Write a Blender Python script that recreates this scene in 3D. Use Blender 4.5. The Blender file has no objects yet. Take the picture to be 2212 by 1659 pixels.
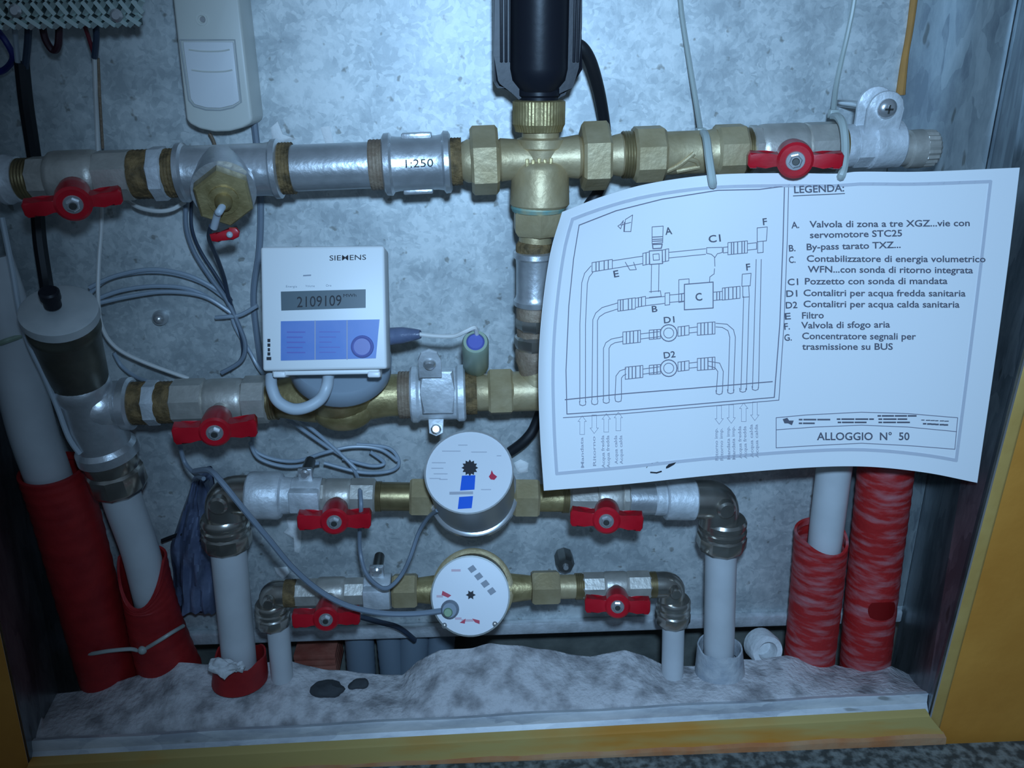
import bpy, bmesh, math, random
from mathutils import Vector, Matrix, noise
random.seed(7)
SC = bpy.context.scene
COL = SC.collection
PI = math.pi

# ------------------------------------------------------------------ camera
FPX = 1850.0
W, H = 2212.0, 1659.0
PITCH, YAW = math.radians(20.5), math.radians(3.0)
CAM = Vector((0.0, -0.56, 0.48))
cd = bpy.data.cameras.new('camera'); cam = bpy.data.objects.new('camera', cd); COL.objects.link(cam)
cd.sensor_width = 36.0; cd.lens = 36.0 * FPX / W; cd.clip_start = 0.01
cam.location = CAM
cam.rotation_euler = (math.radians(90) - PITCH, 0.0, -YAW)
SC.camera = cam
RM = cam.rotation_euler.to_matrix()
VIEW = RM @ Vector((0, 0, -1))

# ------------------------------------------------------------------ world, light, exposure
wd = bpy.data.worlds.new('world'); SC.world = wd; wd.use_nodes = True
wd.node_tree.nodes['Background'].inputs[0].default_value = (0.36, 0.55, 0.80, 1)
wd.node_tree.nodes['Background'].inputs[1].default_value = 0.17
ld = bpy.data.lights.new('phone_flash', 'SPOT'); ld.energy = 12.6; ld.color = (0.39, 0.655, 1.0)
ld.spot_size = math.radians(100); ld.spot_blend = 1.0; ld.shadow_soft_size = 0.012
lo = bpy.data.objects.new('phone_flash', ld); COL.objects.link(lo)
lo.location = CAM + Vector((0.012, 0.0, 0.05))
lo.rotation_euler = (math.radians(90) - math.radians(20), 0.0, math.radians(-18))
SC.view_settings.view_transform = 'Standard'; SC.view_settings.look = 'None'
SC.view_settings.gamma = 1.0; SC.view_settings.use_curve_mapping = False
SC.view_settings.exposure = 0.0

# ------------------------------------------------------------------ placing helpers
def P(px, py, d):
    """point of the plane y = -d (d metres before the back panel) seen at photo pixel px, py"""
    r = RM @ Vector(((px - W / 2) / FPX, -(py - H / 2) / FPX, -1.0))
    t = (-d - CAM.y) / r.y
    return CAM + r * t

def mpp(p):
    return (p - CAM).dot(VIEW) / FPX

class Row:
    def __init__(s, a, b, d):
        s.a, s.b, s.d = a, b, d
        s.A, s.B = P(a[0], a[1], d), P(b[0], b[1], d)
        s.ax = (s.B - s.A).normalized()
        s.m = mpp((s.A + s.B) / 2)
    def y(s, x):
        return s.a[1] + (s.b[1] - s.a[1]) * (x - s.a[0]) / (s.b[0] - s.a[0])
    def p(s, x):
        return P(x, s.y(x), s.d)

FWD = Vector((0, -1, 0)); UP = Vector((0, 0, 1))

# ------------------------------------------------------------------ materials
MATS = {}
def mat(name, col, metal=0.0, rough=0.5, vary=None, vscale=60.0, bump=0.0, bscale=200.0, spec=0.5, trans=0.0, alpha=1.0, detail=3.0, lo=0.35, hi=0.65):
    m = bpy.data.materials.new(name); m.use_nodes = True
    nt = m.node_tree; N = nt.nodes; L = nt.links
    b = N['Principled BSDF']
    b.inputs['Base Color'].default_value = (*col, 1); b.inputs['Metallic'].default_value = metal
    b.inputs['Roughness'].default_value = rough; b.inputs['Specular IOR Level'].default_value = spec
    b.inputs['Transmission Weight'].default_value = trans; b.inputs['Alpha'].default_value = alpha
    tc = N.new('ShaderNodeTexCoord')
    if vary:
        n = N.new('ShaderNodeTexNoise'); n.inputs['Scale'].default_value = vscale; n.inputs['Detail'].default_value = detail
        r = N.new('ShaderNodeValToRGB'); e = r.color_ramp.elements
        e[0].position = lo; e[0].color = (*col, 1); e[1].position = hi; e[1].color = (*vary, 1)
        L.new(tc.outputs['Object'], n.inputs['Vector']); L.new(n.outputs['Fac'], r.inputs['Fac']); L.new(r.outputs['Color'], b.inputs['Base Color'])
    if bump:
        n2 = N.new('ShaderNodeTexNoise'); n2.inputs['Scale'].default_value = bscale; n2.inputs['Detail'].default_value = 4
        bp = N.new('ShaderNodeBump'); bp.inputs['Strength'].default_value = bump; bp.inputs['Distance'].default_value = 0.002
        L.new(tc.outputs['Object'], n2.inputs['Vector']); L.new(n2.outputs['Fac'], bp.inputs['Height']); L.new(bp.outputs['Normal'], b.inputs['Normal'])
    MATS[name] = m
    return m

def sheet_metal(name, base, light, dark, metal, rough, scale, streak=None):
    """galvanised sheet: spangle cells plus cloudy white rust and tiny dark specks"""
    m = bpy.data.materials.new(name); m.use_nodes = True
    nt = m.node_tree; N = nt.nodes; L = nt.links; b = N['Principled BSDF']
    tc = N.new('ShaderNodeTexCoord'); mp = N.new('ShaderNodeMapping')
    L.new(tc.outputs['Object'], mp.inputs['Vector'])
    if streak: mp.inputs['Scale'].default_value = streak
    v = N.new('ShaderNodeTexVoronoi'); v.inputs['Scale'].default_value = scale; v.feature = 'F1'
    nz = N.new('ShaderNodeTexNoise'); nz.inputs['Scale'].default_value = 55; nz.inputs['Detail'].default_value = 3
    ad = N.new('ShaderNodeVectorMath'); ad.operation = 'MULTIPLY_ADD'; ad.inputs[1].default_value = (0.02, 0.02, 0.02)
    L.new(mp.outputs['Vector'], nz.inputs['Vector']); L.new(nz.outputs['Color'], ad.inputs[0]); L.new(mp.outputs['Vector'], ad.inputs[2])
    L.new(ad.outputs['Vector'], v.inputs['Vector'])
    sv = N.new('ShaderNodeSeparateColor'); L.new(v.outputs['Color'], sv.inputs['Color'])
    n = N.new('ShaderNodeTexNoise'); n.inputs['Scale'].default_value = 24; n.inputs['Detail'].default_value = 9; n.inputs['Roughness'].default_value = 0.68
    L.new(mp.outputs['Vector'], n.inputs['Vector'])
    mx = N.new('ShaderNodeMath'); mx.operation = 'MULTIPLY_ADD'; mx.inputs[1].default_value = 0.12
    L.new(sv.outputs['Red'], mx.inputs[0])
    sc_ = N.new('ShaderNodeMath'); sc_.operation = 'MULTIPLY'; sc_.inputs[1].default_value = 0.90
    L.new(n.outputs['Fac'], sc_.inputs[0]); L.new(sc_.outputs[0], mx.inputs[2])
    r = N.new('ShaderNodeValToRGB'); e = r.color_ramp.elements
    e[0].position = 0.40; e[0].color = (*dark, 1); e[1].position = 0.61; e[1].color = (*light, 1)
    k = e.new(0.5); k.color = (*base, 1)
    L.new(mx.outputs[0], r.inputs['Fac'])
    # specks
    n3 = N.new('ShaderNodeTexNoise'); n3.inputs['Scale'].default_value = 130; n3.inputs['Detail'].default_value = 2
    L.new(mp.outputs['Vector'], n3.inputs['Vector'])
    r3 = N.new('ShaderNodeValToRGB'); e3 = r3.color_ramp.elements; e3[0].position = 0.27; e3[0].color = (0.45, 0.42, 0.38, 1); e3[1].position = 0.33; e3[1].color = (1, 1, 1, 1)
    L.new(n3.outputs['Fac'], r3.inputs['Fac'])
    mul = N.new('ShaderNodeMix'); mul.data_type = 'RGBA'; mul.blend_type = 'MULTIPLY'; mul.inputs[0].default_value = 0.8
    L.new(r.outputs['Color'], mul.inputs[6]); L.new(r3.outputs['Color'], mul.inputs[7])
    L.new(mul.outputs[2], b.inputs['Base Color'])
    b.inputs['Metallic'].default_value = metal
    rr = N.new('ShaderNodeMapRange'); rr.inputs['To Min'].default_value = rough - 0.10; rr.inputs['To Max'].default_value = rough + 0.12
    L.new(n.outputs['Fac'], rr.inputs['Value']); L.new(rr.outputs['Result'], b.inputs['Roughness'])
    bp = N.new('ShaderNodeBump'); bp.inputs['Strength'].default_value = 0.18; bp.inputs['Distance'].default_value = 0.001
    L.new(mx.outputs[0], bp.inputs['Height']); L.new(bp.outputs['Normal'], b.inputs['Normal'])
    MATS[name] = m; return m

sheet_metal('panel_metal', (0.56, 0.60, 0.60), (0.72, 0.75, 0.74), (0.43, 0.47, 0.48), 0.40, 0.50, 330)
sheet_metal('shaded_side_metal', (0.24, 0.27, 0.29), (0.36, 0.39, 0.41), (0.14, 0.16, 0.18), 0.85, 0.36, 110, (1, 1, 0.25))  # base darkened: shade of the cabinet sides at grazing angle put into the colour
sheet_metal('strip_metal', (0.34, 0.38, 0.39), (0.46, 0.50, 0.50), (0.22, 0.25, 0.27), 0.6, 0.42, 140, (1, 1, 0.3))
sheet_metal('lip_metal', (0.62, 0.64, 0.66), (0.80, 0.81, 0.82), (0.42, 0.44, 0.48), 0.25, 0.5, 90, (0.3, 1, 1))
mat('galvanised', (0.56, 0.57, 0.58), 0.75, 0.36, (0.70, 0.71, 0.72), 70, 0.12, 300)
mat('dull_galvanised', (0.55, 0.57, 0.58), 0.35, 0.5, (0.76, 0.78, 0.80), 90, 0.25, 300)
mat('nickel', (0.46, 0.43, 0.38), 0.5, 0.42, (0.58, 0.54, 0.48), 90, 0.12, 350)
mat('bright_nickel', (0.50, 0.47, 0.42), 0.9, 0.25, (0.40, 0.36, 0.31), 60, 0.05, 200)
mat('brass', (0.44, 0.335, 0.18), 0.45, 0.48, (0.56, 0.445, 0.265), 60, 0.15, 300)
mat('aged_brass', (0.29, 0.215, 0.09), 0.6, 0.45, (0.48, 0.37, 0.18), 80, 0.2, 300)
mat('dark_brass', (0.20, 0.145, 0.07), 0.7, 0.40, (0.33, 0.25, 0.12), 60, 0.1, 200)
mat('verdigris', (0.16, 0.38, 0.36), 0.2, 0.6, (0.40, 0.42, 0.28), 150)
mat('hemp', (0.085, 0.055, 0.022), 0.0, 0.75, (0.24, 0.15, 0.06), 160, 0.6, 500)
mat('rust_brown', (0.22, 0.15, 0.10), 0.2, 0.6, (0.32, 0.24, 0.17), 100, 0.4, 400)
mat('red_plastic', (0.52, 0.008, 0.020), 0.0, 0.32, (0.40, 0.004, 0.012), 60, 0.05, 200)
mat('steel', (0.62, 0.62, 0.62), 0.75, 0.26)
mat('dark_steel', (0.13, 0.13, 0.12), 0.8, 0.35)
mat('black_plastic', (0.010, 0.011, 0.016), 0.0, 0.40, bump=0.04, spec=.28)
mat('black_rubber', (0.010, 0.011, 0.014), 0.0, 0.55)
mat('cream_plastic', (0.66, 0.66, 0.60), 0.0, 0.38)
mat('white_plastic', (0.78, 0.78, 0.78), 0.0, 0.38)
mat('shell_white', (0.76, 0.76, 0.75), 0.0, 0.45)
mat('pipe_white', (0.62, 0.63, 0.64), 0.0, 0.42, (0.56, 0.57, 0.58), 40)
mat('cap_grey', (0.42, 0.44, 0.44), 0.0, 0.4, (0.52, 0.53, 0.52), 60)
mat('olive_metal', (0.115, 0.11, 0.085), 0.75, 0.42, (0.17, 0.165, 0.13), 50, 0.08, 250)
mat('conduit_red', (0.40, 0.016, 0.016), 0.0, 0.55, (0.30, 0.010, 0.012), 60, 0.15, 200)
m_ = mat('dusty_red', (0.42, 0.012, 0.012), 0.0, 0.65, (0.46, 0.17, 0.18), 40, 0.3, 250, detail=10, lo=0.45, hi=0.72)
for q in [q for q in m_.node_tree.nodes if q.type == 'TEX_NOISE'][:1]:
    mp_ = m_.node_tree.nodes.new('ShaderNodeMapping'); mp_.inputs['Scale'].default_value = (1.2, 1.2, 5.0)
    tc_ = [k for k in m_.node_tree.nodes if k.type == 'TEX_COORD'][0]
    m_.node_tree.links.new(tc_.outputs['Object'], mp_.inputs['Vector']); m_.node_tree.links.new(mp_.outputs['Vector'], q.inputs['Vector'])
mat('bare_red', (0.40, 0.008, 0.008), 0.0, 0.6)
mat('grey_plastic', (0.28, 0.33, 0.38), 0.0, 0.45)
mat('blue_label', (0.085, 0.19, 0.50), 0.0, 0.4, (0.13, 0.22, 0.52), 50)
mat('blue_button', (0.15, 0.17, 0.42), 0.0, 0.4)
mat('lcd', (0.085, 0.115, 0.13), 0.0, 0.35)
mat('ink', (0.02, 0.02, 0.025), 0.0, 0.7)
mat('pale_ink', (0.30, 0.32, 0.36), 0.0, 0.7)
mat('print_line', (0.20, 0.19, 0.24), 0.0, 0.8)
mat('print_pale', (0.42, 0.42, 0.47), 0.0, 0.8)
mat('print_faint', (0.56, 0.57, 0.62), 0.0, 0.8)
mat('meter_shell', (0.42, 0.42, 0.41), 0.6, 0.42)
mat('print_text', (0.12, 0.12, 0.15), 0.0, 0.8)
mat('paper', (0.86, 0.86, 0.86), 0.0, 0.75)
mat('cable_grey', (0.20, 0.24, 0.29), 0.0, 0.45)
mat('cable_dark', (0.035, 0.05, 0.08), 0.0, 0.45)
mat('cable_pale', (0.45, 0.50, 0.54), 0.0, 0.4, trans=0.0)
mat('cable_pale_blue', (0.34, 0.40, 0.46), 0.0, 0.35)
mat('mesh_metal', (0.62, 0.74, 0.70), 0.7, 0.30)
mat('mesh_back', (0.05, 0.08, 0.08), 0.2, 0.6)
mat('dark_stone', (0.05, 0.055, 0.06), 0.0, 0.8, bump=.4)
mat('cable_white', (0.70, 0.69, 0.66), 0.0, 0.45)
mat('tie_plastic', (0.42, 0.47, 0.44), 0.0, 0.4)
mat('wire_red', (0.16, 0.02, 0.03), 0.0, 0.45)
mat('wire_dark', (0.045, 0.012, 0.02), 0.0, 0.45)
mat('wire_blue', (0.02, 0.03, 0.20), 0.0, 0.45)
mat('film_blue', (0.15, 0.18, 0.27), 0.0, 0.35, (0.08, 0.10, 0.17), 50, 0.4, 120)
mat('green_cap', (0.30, 0.37, 0.28), 0.0, 0.4)
mat('seal_blue', (0.11, 0.13, 0.42), 0.0, 0.4)
mat('white_plaster', (0.93, 0.93, 0.91), 0.0, 0.9, bump=.4, bscale=250)
mat('plaster', (0.74, 0.74, 0.74), 0.0, 0.9, (0.60, 0.60, 0.60), 100, 0.5, 250)
mat('dial_white', (0.74, 0.74, 0.76), 0.0, 0.35)
mat('dial_pale', (0.48, 0.48, 0.52), 0.0, 0.5)
mat('dial_grey', (0.40, 0.40, 0.44), 0.0, 0.5)
mat('dial_blue', (0.010, 0.11, 0.62), 0.0, 0.4)
mat('dial_red', (0.50, 0.02, 0.06), 0.0, 0.5)
mat('dial_pink', (0.62, 0.42, 0.46), 0.0, 0.5)
mat('green_dot', (0.20, 0.32, 0.18), 0.0, 0.4)
mat('brick', (0.30, 0.07, 0.045), 0.0, 0.85, (0.42, 0.16, 0.11), 40, 0.5, 120)
mat('grey_conduit', (0.20, 0.25, 0.30), 0.0, 0.5)
mat('dusty_grey', (0.36, 0.39, 0.43), 0.0, 0.7, (0.56, 0.57, 0.58), 90, 0.4, 250)
mat('cavity', (0.10, 0.11, 0.10), 0.0, 0.95, (0.17, 0.18, 0.16), 40, 0.6, 80)
mat('wood_paint', (0.72, 0.31, 0.05), 0.0, 0.55, (0.60, 0.235, 0.032), 14, 0.15, 120, detail=6)
mat('wood_edge', (0.64, 0.42, 0.13), 0.0, 0.6, (0.56, 0.34, 0.09), 30, 0.15, 120)
mat('orange_edge', (0.50, 0.19, 0.07), 0.0, 0.7, (0.52, 0.30, 0.16), 40, 0.3, 120)
mat('orange_foam', (0.50, 0.24, 0.06), 0.0, 0.8, (0.40, 0.20, 0.06), 60, 0.4, 150)

def bed_material():
    m = mat('mortar', (0.30, 0.285, 0.29), 0.0, 0.95, (0.66, 0.63, 0.63), 75, 0.9, 260, detail=9, lo=0.33, hi=0.58)
    return m
bed_material()

def floor_material():
    m = mat('granite', (0.05, 0.06, 0.06), 0.0, 0.6, (0.22, 0.24, 0.23), 150, 0.4, 250, detail=4, lo=0.42, hi=0.62)
floor_material()

def board_material():
    """bottom board: olive-yellow paint worn to orange along its foot and in patches"""
    m = bpy.data.materials.new('board_paint'); m.use_nodes = True
    nt = m.node_tree; N = nt.nodes; L = nt.links; b = N['Principled BSDF']; b.inputs['Roughness'].default_value = 0.6
    tc = N.new('ShaderNodeTexCoord'); mp = N.new('ShaderNodeMapping'); mp.inputs['Scale'].default_value = (0.5, 1, 3)
    n = N.new('ShaderNodeTexNoise'); n.inputs['Scale'].default_value = 16; n.inputs['Detail'].default_value = 6
    L.new(tc.outputs['Object'], mp.inputs['Vector']); L.new(mp.outputs['Vector'], n.inputs['Vector'])
    r = N.new('ShaderNodeValToRGB'); e = r.color_ramp.elements
    e[0].position = 0.48; e[0].color = (0.56, 0.40, 0.13, 1); e[1].position = 0.68; e[1].color = (0.62, 0.26, 0.035, 1)
    sx = N.new('ShaderNodeSeparateXYZ'); L.new(tc.outputs['Object'], sx.inputs[0])
    a1 = N.new('ShaderNodeMapRange'); a1.inputs['From Min'].default_value = 0.055; a1.inputs['From Max'].default_value = 0.085
    a2 = N.new('ShaderNodeMapRange'); a2.inputs['From Min'].default_value = 0.190; a2.inputs['From Max'].default_value = 0.215; a2.inputs['To Min'].default_value = 1.0; a2.inputs['To Max'].default_value = 0.0
    L.new(sx.outputs[0], a1.inputs['Value']); L.new(sx.outputs[0], a2.inputs['Value'])
    mu = N.new('ShaderNodeMath'); mu.operation = 'MULTIPLY'; L.new(a1.outputs[0], mu.inputs[0]); L.new(a2.outputs[0], mu.inputs[1])
    ma = N.new('ShaderNodeMath'); ma.operation = 'MULTIPLY_ADD'; ma.inputs[1].default_value = 0.14; L.new(mu.outputs[0], ma.inputs[0]); L.new(n.outputs['Fac'], ma.inputs[2])
    L.new(ma.outputs[0], r.inputs['Fac']); L.new(r.outputs['Color'], b.inputs['Base Color'])
    MATS['board_paint'] = m
board_material()

# ------------------------------------------------------------------ mesh helpers
def frame(a, ref=FWD):
    a = a.normalized()
    if abs(a.dot(ref)) > 0.98: ref = UP if abs(a.z) < 0.9 else Vector((1, 0, 0))
    e1 = (ref - a * ref.dot(a)).normalized()
    return e1, a.cross(e1)

def lathe(bm, O, ax, prof, n=28, ref=FWD, phase=0.0, cap=True):
    """prof: list of (distance along ax, radius) in metres"""
    ax = ax.normalized(); e1, e2 = frame(ax, ref)
    rings = []
    for t, r in prof:
        c = O + ax * t
        rings.append([bm.verts.new(c + (e1 * math.cos(phase + 2 * PI * k / n) + e2 * math.sin(phase + 2 * PI * k / n)) * max(r, 1e-5)) for k in range(n)])
    for a, b in zip(rings, rings[1:]):
        for k in range(n):
            bm.faces.new((a[k], a[(k + 1) % n], b[(k + 1) % n], b[k]))
    if cap:
        bm.faces.new(rings[0][::-1]); bm.faces.new(rings[-1])
    return bm

def rowlathe(bm, R, prof, n=28, phase=0.0, dy=0.0, dd=0.0):
    """prof: list of (photo x on the row, radius in photo px)"""
    O = R.p(prof[0][0]) + UP * (-dy * R.m) + FWD * dd
    pts = [((R.p(x) - R.p(prof[0][0])).dot(R.ax), r * R.m) for x, r in prof]
    return lathe(bm, O, R.ax, pts, n, FWD, phase)

def rowhex(bm, R, x0, x1, r, ch=4, phase=0.0, n=6):
    phase = PI / n + 0.06
    return rowlathe(bm, R, [(x0, r * 0.90), (x0 + ch, r), (x1 - ch, r), (x1, r * 0.90)], n, phase)

def collathe(bm, cx, cy, d, prof, n=28, phase=0.0):
    """vertical lathe through photo point cx, cy at depth d; prof: (photo y, radius px)"""
    base = P(cx, cy, d); m = mpp(base)
    z = [P(cx, y, d).z for y, r in prof]
    O = Vector((base.x, base.y, z[0]))
    return lathe(bm, O, Vector((0, 0, -1)), [(z[0] - zz, r * m) for zz, (y, r) in zip(z, prof)], n, FWD, phase)

def box(bm, c, ex, ey, ez, bev=0.0, seg=2):
    vs = []
    for i in (-1, 1):
        for j in (-1, 1):
            for k in (-1, 1):
                vs.append(bm.verts.new(c + ex * i + ey * j + ez * k))
    fs = [(0, 1, 3, 2), (4, 6, 7, 5), (0, 4, 5, 1), (2, 3, 7, 6), (0, 2, 6, 4), (1, 5, 7, 3)]
    nf = [bm.faces.new([vs[i] for i in f]) for f in fs]
    if bev:
        es = list({e for f in nf for e in f.edges})
        bmesh.ops.bevel(bm, geom=es, offset=bev, segments=seg, affect='EDGES', profile=0.5)
    return bm

def prism(bm, O, ux, uy, un, pts, t, bev=0.0, seg=2):
    """outline pts (metres) in the ux/uy plane at O, pushed back by t along -un"""
    f = [bm.verts.new(O + ux * a + uy * b) for a, b in pts]
    g = [bm.verts.new(O + ux * a + uy * b - un * t) for a, b in pts]
    n = len(pts); fr = bm.faces.new(f); bk = bm.faces.new(g[::-1])
    for k in range(n):
        bm.faces.new((f[(k + 1) % n], f[k], g[k], g[(k + 1) % n]))
    if bev:
        bmesh.ops.bevel(bm, geom=list(fr.edges) + list(bk.edges), offset=bev, segments=seg, affect='EDGES', profile=0.5)
    return bm

def quadbox(bm, front, un, t, bev=0.0):
    """four world corners of a front face pushed back by t along -un"""
    f = [bm.verts.new(v) for v in front]; g = [bm.verts.new(v - un * t) for v in front]
    n = len(front); a = bm.faces.new(f); b = bm.faces.new(g[::-1])
    sides = [bm.faces.new((f[(k + 1) % n], f[k], g[k], g[(k + 1) % n])) for k in range(n)]
    if bev:
        es = list({e for ff in [a, b] + sides for e in ff.edges})
        bmesh.ops.bevel(bm, geom=es, offset=bev, segments=3, affect='EDGES', profile=0.5)
    return bm

def spline(pts, k=8):
    out = []
    for i in range(len(pts) - 1):
        p0 = pts[max(i - 1, 0)]; p1 = pts[i]; p2 = pts[i + 1]; p3 = pts[min(i + 2, len(pts) - 1)]
        for j in range(k):
            t = j / k
            out.append(0.5 * ((2 * p1) + (p2 - p0) * t + (2 * p0 - 5 * p1 + 4 * p2 - p3) * t * t + (3 * p1 - p0 - 3 * p2 + p3) * t ** 3))
    out.append(pts[-1].copy())
    return out

def tube(bm, pts, r, n=10, k=8, smooth=True):
    ps = spline(pts, k) if smooth else pts
    rs = r if isinstance(r, (list, tuple)) else None
    prev = None; rings = []; e1 = None
    for i, p in enumerate(ps):
        a = (ps[min(i + 1, len(ps) - 1)] - ps[max(i - 1, 0)]).normalized()
        if e1 is None: e1, e2 = frame(a)
        else:
            e1 = (e1 - a * e1.dot(a)).normalized(); e2 = a.cross(e1)
        if rs:
            f = i / (len(ps) - 1) * (len(rs) - 1); q = min(int(f), len(rs) - 2); rad = rs[q] + (rs[q + 1] - rs[q]) * (f - q)
        else: rad = r
        rings.append([bm.verts.new(p + (e1 * math.cos(2 * PI * j / n) + e2 * math.sin(2 * PI * j / n)) * rad) for j in range(n)])
    for a, b in zip(rings, rings[1:]):
        for j in range(n): bm.faces.new((a[j], a[(j + 1) % n], b[(j + 1) % n], b[j]))
    bm.faces.new(rings[0][::-1]); bm.faces.new(rings[-1])
    return bm

def ptube(bm, pxs, r, n=8, k=8):
    return tube(bm, [P(*q) for q in pxs], r, n, k)

def sphere(bm, c, r, u=20, v=12, sx=1, sy=1, sz=1):
    bmesh.ops.create_uvsphere(bm, u_segments=u, v_segments=v, radius=r, matrix=Matrix.Translation(c) @ Matrix.Diagonal((sx, sy, sz, 1)))
    return bm

def new(): return bmesh.new()

# ------------------------------------------------------------------ objects
def thing(name, label, cat, loc, group=None):
    o = bpy.data.objects.new(name, None); COL.objects.link(o)
    o.empty_display_size = 0.01; o.location = loc
    o['label'] = label; o['category'] = cat
    if group: o['group'] = group
    return o

ORIG = {}
def obj(name, bm, m, parent=None, sharp=34, label=None):
    bmesh.ops.recalc_face_normals(bm, faces=bm.faces[:])
    bm.verts.ensure_lookup_table()
    if parent is not None:
        off = ORIG.get(parent.name, parent.location.copy())
    else:
        lo_ = [min(v.co[i] for v in bm.verts) for i in range(3)]; hi_ = [max(v.co[i] for v in bm.verts) for i in range(3)]
        off = Vector(((lo_[0] + hi_[0]) / 2, (lo_[1] + hi_[1]) / 2, lo_[2]))
    for v in bm.verts: v.co -= off
    me = bpy.data.meshes.new(name); bm.to_mesh(me); bm.free()
    me.polygons.foreach_set('use_smooth', [True] * len(me.polygons))
    me.set_sharp_from_angle(angle=math.radians(sharp))
    me.materials.append(MATS[m] if isinstance(m, str) else m)
    o = bpy.data.objects.new(name, me); COL.objects.link(o)
    if parent is not None:
        o.parent = parent
    else:
        o.location = off
    ORIG[o.name] = off
    if label: o['label'] = label
    return o

def tag(o, label, cat, group=None, kind=None):
    o['label'] = label; o['category'] = cat
    if group: o['group'] = group
    if kind: o['kind'] = kind
    return o

def struct(name, bm, m):
    o = obj(name, bm, m); o['kind'] = 'structure'; return o

FONT_CACHE = {}
def text_mesh(s, off=0.0):
    if (s, off) not in FONT_CACHE:
        cu = bpy.data.curves.new('lettering', 'FONT'); cu.body = s; cu.size = 1.0; cu.resolution_u = 3; cu.offset = off
        o = bpy.data.objects.new('lettering', cu); COL.objects.link(o)
        bpy.context.view_layer.update()
        dg = bpy.context.evaluated_depsgraph_get()
        me = bpy.data.meshes.new_from_object(o.evaluated_get(dg))
        vs = [(v.co.x, v.co.y) for v in me.vertices]; fs = [tuple(p.vertices) for p in me.polygons]
        bpy.data.objects.remove(o); bpy.data.curves.remove(cu); bpy.data.meshes.remove(me)
        FONT_CACHE[(s, off)] = (vs, fs)
    return FONT_CACHE[(s, off)]

def put_text(bm, s, fn, off=0.0):
    """letters with cap height 1; fn(x 0..1 of width, y in cap heights) gives a world point"""
    vs, fs = text_mesh(s, off)
    if not vs: return
    x0 = min(v[0] for v in vs); x1 = max(v[0] for v in vs)
    cap = 0.729
    b = [bm.verts.new(fn((x - x0) / (x1 - x0), y / cap)) for x, y in vs]
    for f in fs:
        try: bm.faces.new([b[i] for i in f])
        except ValueError: pass

# ================================================================== SETTING
XR = P(2040, 830, 0.0).x
XL = P(140, 1320, 0.0).x
DF = 0.100                                    # depth of the recess
ZTOP = 0.80
zpan = P(1106, 1362, 0.0).z                   # lower edge of the back panel
zlip = P(1106, 1560, 0.09).z

bm = new(); box(bm, Vector(((XL + XR) / 2, 0.0015, (zpan + ZTOP) / 2)), Vector(((XR - XL) / 2 + 0.002, 0, 0)), Vector((0, 0.0015, 0)), Vector((0, 0, (ZTOP - zpan) / 2)))
struct('wall_back', bm, 'panel_metal')
bm = new()
h = P(1106, 1338, 0.0).z - zpan
box(bm, Vector(((XL + XR) / 2, -0.003, zpan + h / 2)), Vector(((XR - XL) / 2 - 0.002, 0, 0)), Vector((0, 0.003, 0)), Vector((0, 0, h / 2)), 0.0015)
struct('trim_1', bm, 'dull_galvanised')
bm = new(); box(bm, Vector(((XL + XR) / 2, 0.062, 0.16)), Vector(((XR - XL) / 2 + 0.05, 0, 0)), Vector((0, 0.006, 0)), Vector((0, 0, 0.20)))
struct('wall_masonry', bm, 'cavity')
def edge_line(top, bot):
    d = (top - bot).normalized()
    return bot + d * ((ZTOP - bot.z) / d.z), bot + d * ((0.0 - bot.z) / d.z)
rtop, rbot = edge_line(P(2199, 820, 0.103), P(2005, 1560, 0.103))
ltop, lbot = edge_line(P(-4, 1340, 0.103), P(62, 1648, 0.103))
def side(xb, top, bot, sg):
    """folded sheet side running from the back corner out to the wooden surround"""
    bm = new(); o = Vector((0.0016 * sg, 0, 0)); tp, bt = top + Vector((0, 0.002, 0)), bot + Vector((0, 0.002, 0))
    f = [Vector((xb, 0.0, 0)), bt, tp, Vector((xb, 0.0, ZTOP))]
    return quadbox(bm, f, -o.normalized(), 0.0016)
struct('wall_right', side(XR, rtop, rbot, 1), 'shaded_side_metal')
struct('wall_left', side(XL, ltop, lbot, -1), 'shaded_side_metal')

# thin darker strip over the panel's right end, up to the corner
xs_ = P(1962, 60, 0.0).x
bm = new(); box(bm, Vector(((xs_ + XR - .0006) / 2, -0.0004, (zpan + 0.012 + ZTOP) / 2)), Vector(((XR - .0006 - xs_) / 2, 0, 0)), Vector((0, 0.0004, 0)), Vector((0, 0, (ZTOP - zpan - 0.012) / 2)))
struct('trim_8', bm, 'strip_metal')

# floor outside
FZ = P(1640, 1628, 0.112).z
bm = new(); box(bm, Vector((0, -0.80, FZ - 0.01)), Vector((1.2, 0, 0)), Vector((0, 0.69, 0)), Vector((0, 0, 0.01)))
struct('floor', bm, 'granite')

# bottom metal lip (stepped channel)
lipTL, lipTR = P(60, 1596, 0.090), P(2000, 1492, 0.090)
lipBL, lipBR = P(62, 1650, 0.101), P(2006, 1541, 0.101)
bm = new()
secs = []
for f in [i / 24 for i in range(25)]:
    a = lipTL.lerp(lipTR, f); b = lipBL.lerp(lipBR, f)
    mid = a.lerp(b, 0.40) + Vector((0, 0.0, 0.0035)); mid2 = a.lerp(b, 0.48) + Vector((0, 0, -0.001))
    w = Vector((0, 0, 0.0006 * math.sin(f * 37)))
    secs.append([bm.verts.new(v) for v in (a + Vector((0, 0.008, -0.02)), a + w, a + Vector((0, -0.0035, 0.001)) + w, mid + w, mid2, b, b + Vector((0, 0, -0.012)))])
for s, t in zip(secs, secs[1:]):
    for k in range(6): bm.faces.new((s[k], s[k + 1], t[k + 1], t[k]))
struct('trim_2', bm, 'lip_metal')

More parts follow.
